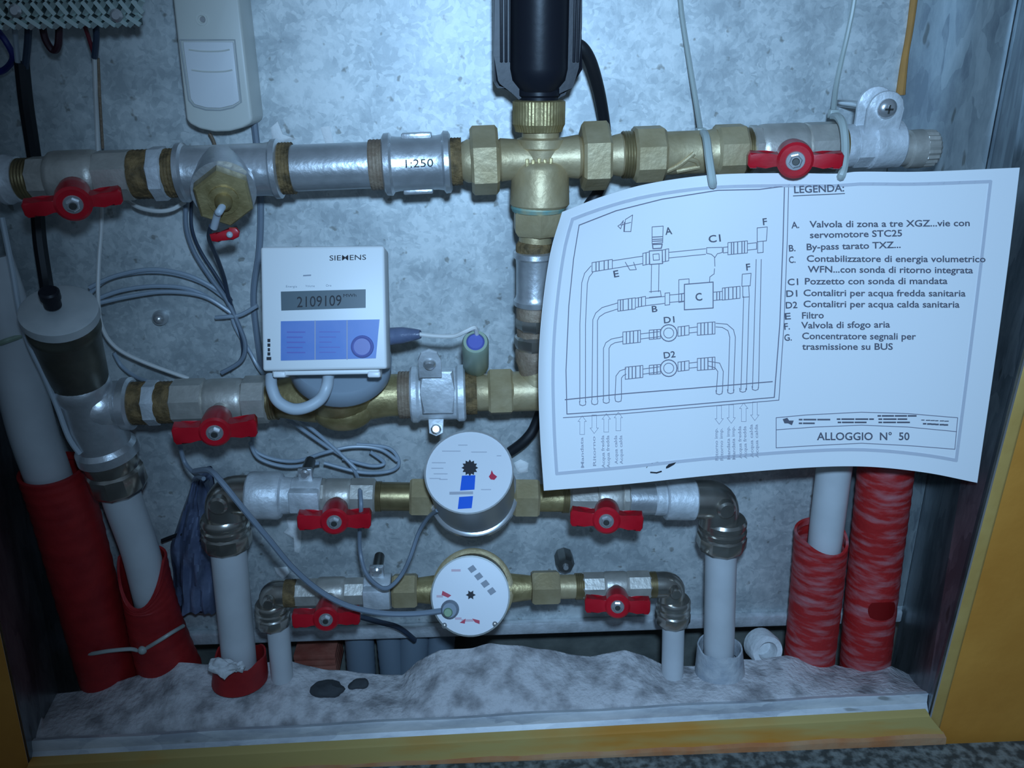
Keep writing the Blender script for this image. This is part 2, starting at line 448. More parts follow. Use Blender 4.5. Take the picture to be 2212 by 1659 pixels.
# painted wooden surround
bot = [P(62, 1648, 0.103), P(1200, 1594, 0.103), P(2006, 1541, 0.103)]
low = [P(40, 1690, 0.107), P(1200, 1634, 0.107), P(2040, 1586, 0.107)]
bm = new(); prv = None
for i in range(33):
    f = i / 32
    a = bot[0].lerp(bot[2], f); b = low[0].lerp(low[2], f)
    cur = [bm.verts.new(v) for v in (a + Vector((0, 0.006, 0)), a, a + Vector((0, -0.002, -0.001)), b, b + Vector((0, 0.01, -0.002)))]
    if prv:
        for k in range(4): bm.faces.new((prv[k], prv[k + 1], cur[k + 1], cur[k]))
    prv = cur
struct('trim_3', bm, 'board_paint')
bm = new(); prv = None
for i in range(33):
    f = i / 32
    b = low[0].lerp(low[2], f); w = 0.0006 * math.sin(i * 2.1)
    cur = [bm.verts.new(v) for v in (b + Vector((0, 0.002, 0.0012 + w)), b + Vector((0, -0.003, w)), b + Vector((0, -0.0035, -0.004)), Vector((b.x, b.y - 0.0035, FZ - 0.002)))]
    if prv:
        for k in range(3): bm.faces.new((prv[k], prv[k + 1], cur[k + 1], cur[k]))
    prv = cur
struct('trim_4', bm, 'orange_edge')

bm = new()
quadbox(bm, [rbot + Vector((0.0076, 0, 0)), rbot + Vector((0.30, 0, 0)), rtop + Vector((0.30, 0, 0)), rtop + Vector((0.0076, 0, 0))], Vector((-1, -1, 0)).normalized(), 0.014)
struct('trim_5', bm, 'wood_paint')
bm = new()
quadbox(bm, [rbot + Vector((0.0004, -0.001, 0)), rbot + Vector((0.0078, -0.001, 0)), rtop + Vector((0.0078, -0.001, 0)), rtop + Vector((0.0004, -0.001, 0))], Vector((-1, -0.6, 0)).normalized(), 0.004, 0.0006)
struct('trim_6', bm, 'wood_edge')
bm = new()
quadbox(bm, [lbot + Vector((-0.30, 0, 0)), lbot - Vector((0.0004, 0, 0)), ltop - Vector((0.0004, 0, 0)), ltop + Vector((-0.30, 0, 0))], Vector((1, -1, 0)).normalized(), 0.014)
struct('trim_7', bm, 'wood_paint')

# orange smear running down the panel by the right corner
bm = new(); ptube(bm, [(2030, -420, 0.001), (1978, -30, 0.001), (1966, 60, 0.001), (1954, 130, 0.001), (1945, 205, 0.001)], [0.0026, 0.0022, 0.0020, 0.0030], 10)
tag(obj('sealant_bead', bm, 'orange_foam'), 'thin orange sealant bead running down the metal panel above the pipe clamp at right', 'sealant')

# mortar bed
back = [(90, 1500), (180, 1492), (250, 1472), (330, 1448), (390, 1430), (470, 1436), (560, 1436), (610, 1424), (640, 1432), (700, 1446), (760, 1450), (830, 1456), (870, 1458), (900, 1428), (950, 1404), (1020, 1398), (1060, 1388), (1110, 1394), (1180, 1402), (1230, 1414), (1280, 1418), (1350, 1404), (1390, 1416), (1440, 1440), (1500, 1438), (1560, 1424), (1640, 1424), (1700, 1416), (1770, 1432), (1860, 1446), (1920, 1436), (1990, 1470)]
def yb(x):
    for (a, b), (c, d) in zip(back, back[1:]):
        if a <= x <= c: return b + (d - b) * (x - a) / (c - a)
    return back[-1][1]
def mortar_mesh():
    bm = new(); rows = []
    nx, nv = 420, 60
    for j in range(nv + 1):
        v = j / nv; row = []
        for i in range(nx + 1):
            x = 66 + (2004 - 66) * i / nx
            yf = 1598 - (1598 - 1494) * (x - 60) / 1940
            k = min(v / 0.72, 1.0); back_ = max(0.0, (v - 0.72) / 0.28)
            d = 0.088 - 0.044 * k - 0.050 * back_
            y = yf + (yb(x) - yf) * (k ** 0.85)
            p = P(x, y, d); p.z -= 0.0
            if back_ > 0: p.z = P(x, yb(x), 0.044).z - 0.050 * back_
            dist = noise.voronoi(p * 90)[0][0]; dist2 = noise.voronoi(p * 240)[0][0]
            nz = noise.fractal(p * 42, 0.8, 2.1, 5) * 0.0042 + (0.45 - dist) * 0.0065 + (0.4 - dist2) * 0.0034
            p.y += noise.noise(p * 60 + Vector((9, 0, 0))) * 0.003 * (1 - abs(2 * v - 1))
            p.x = min(max(p.x, XL + 0.0015), XR - 0.0015)
            row.append(bm.verts.new(p))
        rows.append(row)
    last = []
    for i in range(nx + 1):
        p = rows[-1][i].co.copy(); p.y += 0.05 + 0.004 * noise.noise(p * 50); p.z -= 0.035; last.append(bm.verts.new(p))
    rows.append(last)
    foot = []
    for i in range(nx + 1):
        p = rows[0][i].co.copy(); p.z -= 0.02; foot.append(bm.verts.new(p))
    rows.insert(0, foot)
    for a, b in zip(rows, rows[1:]):
        for i in range(nx): bm.faces.new((a[i], a[i + 1], b[i + 1], b[i]))
    return bm
tag(obj('mortar_bed', mortar_mesh(), 'mortar', sharp=60), 'lumpy grey mortar bed filling the bottom of the cabinet', 'mortar', kind='stuff')


# ================================================================== PIPEWORK
D = 0.055
R1 = Row((150, 383), (1720, 320), D)
R2 = Row((330, 870), (1100, 846), D)
R3 = Row((570, 1070), (1430, 1078), D)
R4 = Row((600, 1282), (1450, 1262), D)
PH = PI / 6

def single(name, bm, m, label, cat, group=None):
    return tag(obj(name, bm, m), label, cat, group)

def hemp_band(bm, R, x0, x1, r):
    n = 9; prof = []
    for i in range(n + 1):
        prof.append((x0 + (x1 - x0) * i / n, r * (1.0 if i % 2 else 0.975)))
    return rowlathe(bm, R, prof, 26)

def ball_valve(R, hl, barrel, hr, hc, dh, s, label, tilt=None):
    """hl, hr: (x0, x1, r) of the hex ends; barrel (x0, x1, r); hc handle centre px; dh handle depth; s handle half span px"""
    cx = hc[2] if len(hc) > 2 else (barrel[0] + barrel[1]) / 2
    B = R.p(cx)
    t = thing('ball_valve', label, 'valve', B, 'ball valves with red butterfly handles')
    bm = new()
    x0, x1, r = barrel; q = (x1 - x0)
    rowlathe(bm, R, [(x0, r * 0.86), (x0 + q * .07, r * .97), (x0 + q * .16, r), (x1 - q * .16, r), (x1 - q * .07, r * .97), (x1, r * 0.86)], 32)
    obj('valve_body', bm, 'nickel', t)
    for a, b, rr in (hl, hr):
        bm = new(); rowhex(bm, R, a, b, rr * 1.06, 4, 0.0, 8); obj('hex_end', bm, 'nickel', t)
    Hc = P(hc[0], hc[1], dh); n = (Hc - B).normalized(); L = (Hc - B).length; m = mpp(Hc)
    bm = new(); lathe(bm, B, n, [(r * R.m * 0.55, 0.20 * s * m), (L - 0.010, 0.20 * s * m)], 20)
    obj('stem', bm, 'nickel', t)
    e = (R.ax - n * R.ax.dot(n)).normalized(); u = -n.cross(e) if (-n.cross(e)).z > 0 else n.cross(e)
    S = s * m
    hb = new(); th = 0.40 * S
    lathe(hb, Hc, n, [(-min(1.05 * S, L - r * R.m * 0.9), 0.26 * S), (-min(0.90 * S, L - r * R.m), 0.35 * S), (-0.45 * S, 0.40 * S), (-0.2 * S, 0.40 * S), (-0.02 * S, 0.40 * S), (0.03 * S, 0.34 * S), (0.03 * S, 0.20 * S)], 28)
    for sg in (-1, 1):
        pts = [(0.20, 0.15), (0.42, 0.125), (0.60, 0.10), (0.82, 0.15), (0.98, 0.17), (1.03, 0.10), (1.02, -0.12), (0.96, -0.19), (0.82, -0.19), (0.62, -0.13), (0.44, -0.14), (0.20, -0.17)]
        wh = 1.0 if R is R1 else 1.4; pp = [(sg * a * S, b * S * wh) for a, b in pts]
        if sg < 0: pp = pp[::-1]
        prism(hb, Hc + n * (-0.02 * S), e, u, n, pp, th, 0.0012, 2)
    hd = obj('handle', hb, 'red_plastic', t)
    nb = new(); lathe(nb, Hc, n, [(0.02 * S, 0.20 * S), (0.035 * S, 0.215 * S), (0.06 * S, 0.20 * S)], 24)
    lathe(nb, Hc, n, [(0.05 * S, 0.15 * S), (0.13 * S, 0.15 * S), (0.15 * S, 0.12 * S)], 6)
    obj('nut', nb, 'steel', hd)
    nb = new(); lathe(nb, Hc, n, [(0.15 * S, 0.085 * S), (0.165 * S, 0.07 * S)], 14)
    obj('stem_tip', nb, 'dark_steel', hd)
    return t

# ---------------- top row
bm = new(); rowlathe(bm, R1, [(-40, 48), (-20, 48), (2, 48), (8, 52), (18, 52), (24, 48), (44, 47)]); c = obj('pipe_coupling', bm, 'dull_galvanised')
tag(c, 'grey galvanised pipe coupling cut by the left photo edge, left of the top valve', 'pipe fitting')
bm = new(); hemp_band(bm, R1, 43, 74, 44); single('threaded_stub', bm, 'dark_brass', 'dark threaded stub between edge coupling and top left ball valve', 'pipe fitting')

ball_valve(R1, (70, 118, 44), (112, 218, 56), (214, 292, 51), (158, 441, 163), 0.098, 97, 'nickel ball valve with red butterfly handle, at the left end of the top pipe row')

def nipple(name, R, pieces, label, cat='pipe fitting', group=None, loc=None):
    xs = [q[1] for q in pieces] + [q[2] for q in pieces]
    t = thing(name, label, cat, R.p((min(xs) + max(xs)) / 2), group)
    for kind, a, b, r, m in pieces:
        bm = new()
        if kind == 'hemp': hemp_band(bm, R, a, b, r); nm = 'hemp_seal'
        elif kind == 'hex': rowhex(bm, R, a, b, r); nm = 'hex_collar'
        elif kind == 'hex8': rowhex(bm, R, a, b, r, 4, 0.0, 8); nm = 'hex_collar'
        elif kind == 'ring':
            rowlathe(bm, R, [(a, r * .93), (a + 3, r), (b - 3, r), (b, r * .93)]); nm = 'collar'
        else: rowlathe(bm, R, [(a, r), (b, r)]); nm = 'pipe_wall'
        obj(nm, bm, m, t)
    return t

nipple('hex_nipple', R1, [('hemp', 290, 334, 52, 'hemp'), ('hex8', 330, 364, 58, 'dull_galvanised'), ('hemp', 362, 394, 52, 'hemp')], 'galvanised hex nipple with brown hemp threads between top left valve and tee')

t = thing('pipe_tee', 'smooth galvanised tee holding the brass sensor pocket, top row', 'pipe fitting', R1.p(500))
bm = new(); rowlathe(bm, R1, [(388, 56), (391, 62), (402, 62.5), (407, 57), (420, 55), (575, 55), (588, 57), (593, 62.5), (604, 62.5), (608, 56)], 36)
TB = R1.p(485); TN = (P(483, 428, 0.092) - TB).normalized()
lathe(bm, TB, TN, [(0.0, 0.0155), (0.022, 0.0155), (0.024, 0.0170), (0.030, 0.0170)], 28)
obj('tee_body', bm, 'galvanised', t)
t = thing('sensor_pocket', 'brass hexagon sensor pocket screwed into the galvanised tee', 'sensor', TB + TN * 0.03)
bm = new(); m_ = mpp(P(483, 428, .092))
lathe(bm, TB, TN, [(0.030, 60 * m_), (0.032, 64 * m_), (0.040, 64 * m_), (0.0415, 59 * m_)], 6, UP, 0.12)
obj('hex_head', bm, 'aged_brass', t)
bm = new(); lathe(bm, TB, TN, [(0.0415, 32 * m_), (0.043, 32 * m_), (0.043, 19 * m_), (0.047, 17 * m_), (0.050, 9 * m_)], 20)
obj('gland', bm, 'aged_brass', t)
TG = TB + TN * 0.048
bm = new(); tube(bm, [TG, TG + Vector((-0.0015, -0.004, -0.003)), P(470, 462, .10), P(462, 492, .095)], 8.0 * m_, 12)
single('probe_sleeve', bm, 'cable_pale', 'pale grey probe sleeve hanging from the brass sensor pocket', 'cable')
t = thing('wire_seal', 'small red crimp seal hanging under the brass sensor pocket', 'seal', P(485, 507, .096))
bm = new(); o0 = P(468, 512, .096); sx = (P(515, 503, .096) - o0)
ex = sx.normalized(); ez = ex.cross(Vector((0, 1, 0))).normalized() * -1
ez = ez if ez.z > 0 else -ez
q = sx.length / 47
prism(bm, o0, ex, ez, FWD, [(-14 * q, -7 * q), (0, -12 * q), (14 * q, -7 * q), (30 * q, -13 * q), (44 * q, -9 * q), (49 * q, 1 * q), (44 * q, 11 * q), (30 * q, 14 * q), (14 * q, 6 * q), (0, 9 * q), (-14 * q, 8 * q)], 0.003, 0.0008)
obj('seal_tag', bm, 'red_plastic', t)
bm = new(); sphere(bm, P(496, 507, .097), 7 * q, 12, 8); obj('crimp', bm, 'cable_pale', t)

nipple('pipe_nipple', R1, [('hemp', 604, 634, 55, 'hemp'), ('pipe', 630, 803, 49, 'galvanised'), ('hemp', 800, 834, 54, 'rust_brown')], 'shiny straight galvanised pipe between tee and ribbed coupling, top row')

t = thing('pipe_coupling', 'ribbed galvanised coupling with raised marks beside the zone valve', 'pipe fitting', R1.p(900))
bm = new(); rowlathe(bm, R1, [(829, 58), (833, 65), (845, 66), (850, 59), (862, 57), (945, 57), (956, 59), (961, 66), (971, 65), (975, 58)], 36)
for dz in (-1, 1):
    box(bm, R1.p(902) + UP * (dz * 58 * R1.m), R1.ax * 0.0085, FWD * 0.004, UP * 0.0016, 0.0008)
obj('coupling_body', bm, 'galvanised', t)
bm = new()
Mrow = R1.p(905) + UP * 0.0016; rr = 57.6 * R1.m
def on_cyl(x, y, dx0=880, w=58, hgt=17):
    a = R1.p(dx0 + w * x); zz = (10 - 12 + y * hgt) * R1.m
    return a + UP * zz + FWD * math.sqrt(max(rr * rr - zz * zz, 0)) + FWD * 0.0002
put_text(bm, '1:250', on_cyl)
obj('raised_mark', bm, 'ink', t)

# zone valve
t = thing('zone_valve', 'brass three-way zone valve with two hex unions under the black actuator', 'valve', R1.p(1165))
bm = new(); hemp_band(bm, R1, 968, 998, 51); obj('hemp_seal', bm, 'hemp', t)
bm = new(); rowlathe(bm, R1, [(994, 38), (1010, 46), (1024, 46)]); obj('union_tail', bm, 'brass', t)
for a, b, dyy in ((1017, 1077, 0), (1255, 1315, 0)):
    bm = new(); rowhex(bm, R1, a, b, 74, 6, 0.0, 6); obj('union_nut', bm, 'brass', t)
bm = new(); rowlathe(bm, R1, [(1074, 40), (1082, 46), (1110, 43), (1165, 40), (1220, 43), (1248, 47), (1257, 40)])
cz = 1167
collathe(bm, cz, 350, D, [(282, 40), (296, 40), (300, 51), (318, 51), (322, 47), (345, 44), (352, 56), (362, 62), (440, 65), (446, 60)], 36)
obj('valve_body', bm, 'brass', t)
bm = new()
n = 96; base = P(1164, 250, D); mm = mpp(base)
prof = [(216, 52), (219, 57), (268, 57), (276, 53), (284, 51)]
zz = [P(1164, y, D).z for y, r in prof]; rings = []
for (y, r), z in zip(prof, zz):
    rings.append([bm.verts.new(Vector((base.x + math.cos(2 * PI * k / n) * r * mm * (1.0 if k % 2 else 0.982), base.y + math.sin(2 * PI * k / n) * r * mm * (1.0 if k % 2 else 0.982), z))) for k in range(n)])
for a, b in zip(rings, rings[1:]):
    for k in range(n): bm.faces.new((a[k], a[(k + 1) % n], b[(k + 1) % n], b[k]))
bm.faces.new(rings[0]); bm.faces.new(rings[-1])
obj('knurled_ring', bm, 'aged_brass', t, 20)
bm = new(); collathe(bm, 1166, 300, D, [(280, 34), (312, 34)]); obj('neck', bm, 'dark_brass', t)
bm = new()
for k in range(5):
    a = R1.p(1136 + k * 12.5) + UP * (-6 * R1.m) + FWD * (44 * R1.m)
    box(bm, a, R1.ax * 0.0010, FWD * 0.0010, UP * (0.0022 if k % 2 else 0.0028), 0.0003)
obj('raised_mark', bm, 'aged_brass', t)
bm = new(); collathe(bm, 1163, 450, D, [(440, 58), (448, 60), (456, 56)]); obj('gasket', bm, 'verdigris', t)
bm = new(); collathe(bm, 1163, 470, D, [(452, 52), (458, 59), (496, 59), (506, 52)], 6, 0.0); obj('union_nut', bm, 'brass', t)
bm = new(); rowlathe(bm, R1, [(1302, 36), (1330, 44), (1340, 46), (1348, 42)]); obj('union_tail', bm, 'brass', t)
bm = new(); hemp_band(bm, R1, 1344, 1370, 51); obj('hemp_seal', bm, 'dark_brass', t)

# actuator
t = thing('valve_actuator', 'black plastic actuator standing on the brass zone valve', 'actuator', P(1163, 216, D))
cpt = P(1163, 100, D); mm = mpp(cpt)
ztop = 0.62
def actz(y): return P(1163, y, D).z
bm = new()
# rear shell with its tapered foot
out = [(1068, ztop), (1066, actz(120)), (1066, actz(176)), (1074, actz(190)), (1106, actz(190)), (1126, actz(208)), (1130, actz(216)), (1198, actz(216)), (1222, actz(205)), (1230, actz(184)), (1258, actz(150)), (1254, actz(60)), (1252, ztop)]
O = Vector((cpt.x, cpt.y + 40 * mm, 0)); pts = [((x - 1163) * mm, z) for x, z in out]
vs = [bm.verts.new(O + Vector((a, 0, b))) for a, b in pts]; v2 = [bm.verts.new(O + Vector((a, -62 * mm, b))) for a, b in pts]
f1 = bm.faces.new(vs); f2 = bm.faces.new(v2)
for k in range(len(vs)): bm.faces.new((vs[k], vs[(k + 1) % len(vs)], v2[(k + 1) % len(vs)], v2[k]))
bmesh.ops.bevel(bm, geom=list(f1.edges) + list(f2.edges), offset=0.0022, segments=3, affect='EDGES')
obj('rear_shell', bm, 'black_plastic', t)
bm = new()
lathe(bm, Vector((cpt.x, cpt.y - 14 * mm, actz(198))), UP, [(0, 38 * mm), (0.006, 58 * mm), (0.012, 63 * mm), (ztop - actz(198), 63 * mm)], 40)
obj('motor_barrel', bm, 'black_plastic', t)
bm = new()
for x in (1082, 1092, 1102):
    box(bm, Vector((cpt.x + (x - 1163) * mm, cpt.y - 22.5 * mm, (ztop + actz(135)) / 2)), Vector((0.0008, 0, 0)), Vector((0, 0.0009, 0)), Vector((0, 0, (ztop - actz(135)) / 2)), 0.0004)
for x in (1238, 1246):
    box(bm, Vector((cpt.x + (x - 1163) * mm, cpt.y - 22.5 * mm, (ztop + actz(135)) / 2)), Vector((0.0008, 0, 0)), Vector((0, 0.0009, 0)), Vector((0, 0, (ztop - actz(135)) / 2)), 0.0004)
obj('guide_rib', bm, 'black_plastic', t)
bm = new(); collathe(bm, 1163, 215, D, [(190, 48), (206, 48), (210, 44), (232, 43)], 30); obj('neck_collar', bm, 'black_plastic', t)
bm = new(); ptube(bm, [(1235, 92, .050), (1258, 104, .050), (1276, 134, .045), (1292, 190, .034), (1303, 250, .022), (1308, 300, .014), (1306, 360, .012), (1292, 415, .016), (1260, 470, .016), (1215, 640, .014), (1180, 840, .014), (1158, 915, .018), (1135, 950, .020), (1102, 976, .018)], 0.0036, 12)
single('actuator_cable', bm, 'black_rubber', 'thick black cable leaving the actuator and passing behind the brass valve', 'cable')

# strainer body, right of zone valve
t = thing('brass_strainer', 'straight brass fitting with raised Y mark and two hex ends under the left cable tie', 'pipe fitting', R1.p(1470))
for a, b, r in ((1366, 1434, 60), (1542, 1608, 57)):
    bm = new(); rowhex(bm, R1, a, b, r * 1.02, 6, 0.0, 8); obj('hex_end', bm, 'brass', t)
bm = new(); rowlathe(bm, R1, [(1428, 50), (1440, 46), (1530, 46), (1546, 50)]); obj('strainer_body', bm, 'brass', t)
bm = new()
def cylp(R, x, dz, r):
    return R.p(x) + UP * (dz * R.m) + FWD * (math.sqrt(max(r * r - dz * dz, 1)) * R.m)
for line in ([(1436, -34), (1456, -24), (1476, -8), (1488, 2)], [(1476, -8), (1494, -14), (1500, -22)], [(1458, -36), (1478, -32), (1504, -28)]):
    tube(bm, [cylp(R1, x, dz, 46) for x, dz in line], 0.0014, 8, 4)
obj('raised_mark', bm, 'brass', t)
bm = new(); hemp_band(bm, R1, 1604, 1622, 48); single('threaded_stub', bm, 'dark_brass', 'dark threads between brass strainer and the right top ball valve', 'pipe fitting')

ball_valve(R1, (1618, 1640, 51), (1632, 1740, 54), (1735, 1806, 52), (1718, 347, 1705), 0.094, 97, 'nickel ball valve with red butterfly handle, top right above the paper')
nipple('hex_nipple', R1, [('ring', 1804, 1822, 45, 'dark_brass'), ('ring', 1818, 1842, 46, 'dull_galvanised'), ('hex8', 1838, 1886, 48, 'dull_galvanised')], 'galvanised nipple between the top right valve and the pipe clamp')

t = thing('pipe_clamp', 'grey painted pipe clamp with a crosshead screw, top right', 'clamp', R1.p(1905))
bm = new(); rowlathe(bm, R1, [(1874, 47), (1878, 51), (1938, 51), (1942, 47)], 30); obj('clamp_band', bm, 'dull_galvanised', t)
bm = new()
c0 = P(1908, 232, .062); mm = mpp(c0); cx = Vector((1, 0, 0)); cu = Vector((0, -0.10, 1)).normalized(); cn = cx.cross(cu)
pts = [(-38, -70), (38, -70), (39, 0)] + [(39 * math.cos(a), 36 * math.sin(a)) for a in [PI * k / 12 for k in range(1, 12)]] + [(-39, 0)]
prism(bm, c0 + cn * 0.004, cx, cu, cn, [(a * mm, b * mm) for a, b in pts], 0.0025, 0.0007)
prism(bm, c0 + cx * (-12 * mm) + cu * (6 * mm) - cn * 0.003, cx, cu, cn, [(a * mm, b * mm) for a, b in pts], 0.0025, 0.0007)
obj('clamp_ear', bm, 'dull_galvanised', t)
bm = new(); lathe(bm, c0 + cn * 0.004, cn, [(0, 21 * mm), (0.0015, 21 * mm), (0.003, 16 * mm), (0.0036, 9 * mm)], 24); obj('screw', bm, 'steel', t)
bm = new()
for a in (cx, cu): box(bm, c0 + cn * 0.0076, a * 9 * mm, (cu if a is cx else cx) * 2 * mm, cn * 0.0003)
obj('cross_slot', bm, 'dark_steel', t)
bm = new(); lathe(bm, Vector((c0.x, -0.001, c0.z)), FWD, [(0, 9 * mm), (c0.y * -1 - 0.0, 9 * mm)], 14); obj('stud', bm, 'steel', t)
t = thing('end_cap', 'ridged metal end fitting at the right end of the top pipe row', 'pipe fitting', R1.p(1985))
bm = new(); rowlathe(bm, R1, [(1936, 36), (1958, 36), (1962, 41), (1990, 42)], 26, 0, 12); obj('fitting_body', bm, 'nickel', t)
bm = new()
n = 40; prof = [(1988, 38), (1992, 41), (2016, 40), (2022, 34)]
O = R1.p(1988) + UP * (-12 * R1.m); e1, e2 = frame(R1.ax); rings = []
for x, r in prof:
    c = O + R1.ax * ((R1.p(x) - R1.p(1988)).dot(R1.ax))
    rings.append([bm.verts.new(c + (e1 * math.cos(2 * PI * k / n) + e2 * math.sin(2 * PI * k / n)) * r * R1.m * (1 if k % 2 else .92)) for k in range(n)])
for a, b in zip(rings, rings[1:]):
    for k in range(n): bm.faces.new((a[k], a[(k + 1) % n], b[(k + 1) % n], b[k]))
bm.faces.new(rings[0]); bm.faces.new(rings[-1]); obj('ridged_cap', bm, 'nickel', t, 20)

# cable ties carrying the sheet
def tie(xa, label, tail, loop):
    t = thing('cable_tie', label, 'cable tie', P(*loop[0]), 'pale cable ties holding the paper sheet')
    bm = new(); ptube(bm, loop, 0.0023, 8, 6); obj('tie_loop', bm, 'tie_plastic', t)
    bm = new(); ptube(bm, tail, [0.0015, 0.0017], 8, 8); obj('tie_tail', bm, 'tie_plastic', t)
    bm = new(); c = P(*tail[-1]); box(bm, c, Vector((.0028, 0, 0)), Vector((0, .0026, 0)), Vector((0, 0, .0026)), .0008); obj('tie_head', bm, 'tie_plastic', t)
tie(1535, 'pale cable tie around the brass strainer, its long tail rising up the panel', [(1420, -420, .004), (1466, -30, .004), (1474, 40, .004), (1490, 140, .010), (1505, 230, .020), (1514, 286, .038)],
    [(1514, 292, .045), (1520, 288, .062), (1526, 300, .074), (1532, 345, .083), (1538, 385, .088), (1540, 398, .086), (1540, 398, .078)])
tie(1818, 'pale cable tie beside the top right valve handle, its tail bowed along the panel', [(1905, -420, .004), (1850, -30, .004), (1834, 60, .004), (1818, 130, .006), (1806, 190, .012), (1800, 246, .030)],
    [(1800, 252, .040), (1812, 254, .062), (1822, 275, .073), (1826, 320, .080), (1823, 360, .086), (1818, 378, .088), (1816, 382, .080)])

# ---------------- vertical link
t = thing('pipe_coupling', 'upright galvanised coupling under the zone valve, half hidden by the paper', 'pipe fitting', P(1152, 600, D))
bm = new(); collathe(bm, 1156, 520, D, [(500, 34), (528, 36)]); obj('brass_tail', bm, 'brass', t)
bm = new(); collathe(bm, 1154, 540, D, [(520, 34), (528, 40), (545, 40)]); obj('hemp_seal', bm, 'hemp', t)
bm = new(); collathe(bm, 1155, 600, D, [(541, 38), (545, 45), (555, 46), (560, 41), (570, 40), (636, 40), (644, 42), (648, 45), (658, 44), (662, 38)], 32); obj('coupling_body', bm, 'galvanised', t)
t = thing('union_joint', 'tarnished hex union below the upright coupling, left of the paper', 'pipe fitting', P(1152, 740, D))
bm = new(); collathe(bm, 1155, 680, D, [(658, 37), (668, 40), (686, 40)]); obj('hemp_seal', bm, 'rust_brown', t)
bm = new(); collathe(bm, 1155, 700, D, [(684, 38), (688, 41), (704, 41), (716, 34)], 8); obj('nut', bm, 'bright_nickel', t)
bm = new(); collathe(bm, 1152, 730, D, [(712, 36), (724, 36)]); obj('hemp_seal', bm, 'rust_brown', t)
bm = new(); collathe(bm, 1154, 745, D, [(722, 38), (728, 44), (742, 44), (752, 40)], 8, .2); obj('nut', bm, 'bright_nickel', t)
bm = new(); collathe(bm, 1154, 765, D, [(750, 36), (758, 41), (778, 41), (790, 36), (806, 32)], 24); obj('collar', bm, 'rust_brown', t)

# ---------------- second row
t = thing('pipe_tee', 'brass bypass tee at the left edge of the paper, second row', 'pipe fitting', R2.p(1130))
bm = new(); rowlathe(bm, R2, [(1105, 44), (1120, 44), (1150, 44), (1215, 44)]); collathe(bm, 1158, 820, D, [(790, 33), (850, 42)]); obj('tee_body', bm, 'brass', t)
bm = new(); rowhex(bm, R2, 1054, 1108, 54, 5, 0.0, 6); obj('hex_end', bm, 'brass', t)
bm = new(); rowlathe(bm, R2, [(1026, 38), (1034, 41), (1056, 41)]); obj('union_tail', bm, 'brass', t)

t = thing('pipe_clamp', 'galvanised pipe clamp with two screws left of the brass bypass tee', 'clamp', R2.p(945))
bm = new(); rowlathe(bm, R2, [(888, 58), (892, 62), (902, 62), (908, 57), (985, 57), (990, 62), (1002, 62), (1006, 56)], 36); obj('clamp_band', bm, 'dull_galvanised', t)
c0 = P(928, 785, .088); mm = mpp(c0); cu = Vector((0, -0.42, 0.91)).normalized(); cn = cx.cross(cu); cn = cn if cn.y < 0 else -cn
bm = new()
pts = [(-25, -45), (25, -45), (25, 8), (17, 30), (0, 38), (-17, 30), (-25, 8)]
prism(bm, c0, cx, cu, cn, [(a * mm, b * mm) for a, b in pts], 0.002, 0.0006)
obj('clamp_ear', bm, 'dull_galvanised', t)
bm = new(); lathe(bm, c0, cn, [(0, 14 * mm), (.0012, 14 * mm), (.0028, 10 * mm), (.0032, 4 * mm)], 20); obj('screw', bm, 'steel', t)
bm = new(); prism(bm, P(946, 848, .078), cx, UP, FWD, [(a * mm, b * mm) for a, b in [(-36, -52), (34, -52), (38, 0), (34, 50), (-36, 50), (-40, 0)]], 0.006, 0.0015); obj('front_strap', bm, 'dull_galvanised', t)
c1 = P(942, 928, .070); bm = new(); prism(bm, c1, cx, Vector((0, .5, .86)).normalized(), Vector((0, -.86, .5)), [(a * mm, b * mm) for a, b in [(-18, 25), (18, 25), (16, -8), (0, -15), (-16, -8)]], 0.002, .0005); obj('clamp_ear', bm, 'dull_galvanised', t)
bm = new(); lathe(bm, c1 + Vector((0, 0, 0)), Vector((0, -.86, .5)), [(0, 12 * mm), (.0012, 12 * mm), (.0028, 8 * mm)], 18); obj('screw', bm, 'steel', t)
bm = new(); hemp_band(bm, R2, 1003, 1030, 48); single('threaded_stub', bm, 'hemp', 'brown hemped thread between the double screw clamp and the bypass tee', 'pipe fitting')

# bleed plug with lead seal wire
t = thing('sensor_plug', 'greenish round plug with blue seal above the brass bypass tee', 'sensor', P(1028, 770, .055))
pa, pb = P(1028, 792, .050), P(1027, 738, .083); nn = (pb - pa).normalized(); mm = mpp(pb)
bm = new(); lathe(bm, pa, nn, [(0, 24 * mm), (.004, 30 * mm), ((pb - pa).length - .002, 29 * mm), ((pb - pa).length, 26 * mm), ((pb - pa).length, 20 * mm), ((pb - pa).length - .002, 19 * mm)], 28); obj('plug_body', bm, 'green_cap', t)
bm = new(); lathe(bm, pb, nn, [(-.003, 20 * mm), (-.0008, 20 * mm), (0.0004, 16 * mm)], 22); obj('blue_seal', bm, 'seal_blue', t)
bm = new(); ptube(bm, [(905, 722, .075), (940, 726, .078), (980, 726, .082), (1005, 716, .085), (1025, 708, .084), (1030, 722, .080)], 0.0013, 8); single('seal_wire', bm, 'cable_white', 'short white wire from the heat meter side to the blue sealed plug', 'wire')
bm = new(); ptube(bm, [(832, 728, .070), (870, 724, .072), (908, 722, .075)], [0.0055, 0.005, 0.0026], 12); single('cable_boot', bm, 'film_blue', 'violet blue cable boot leaving the right side of the heat meter', 'cable')

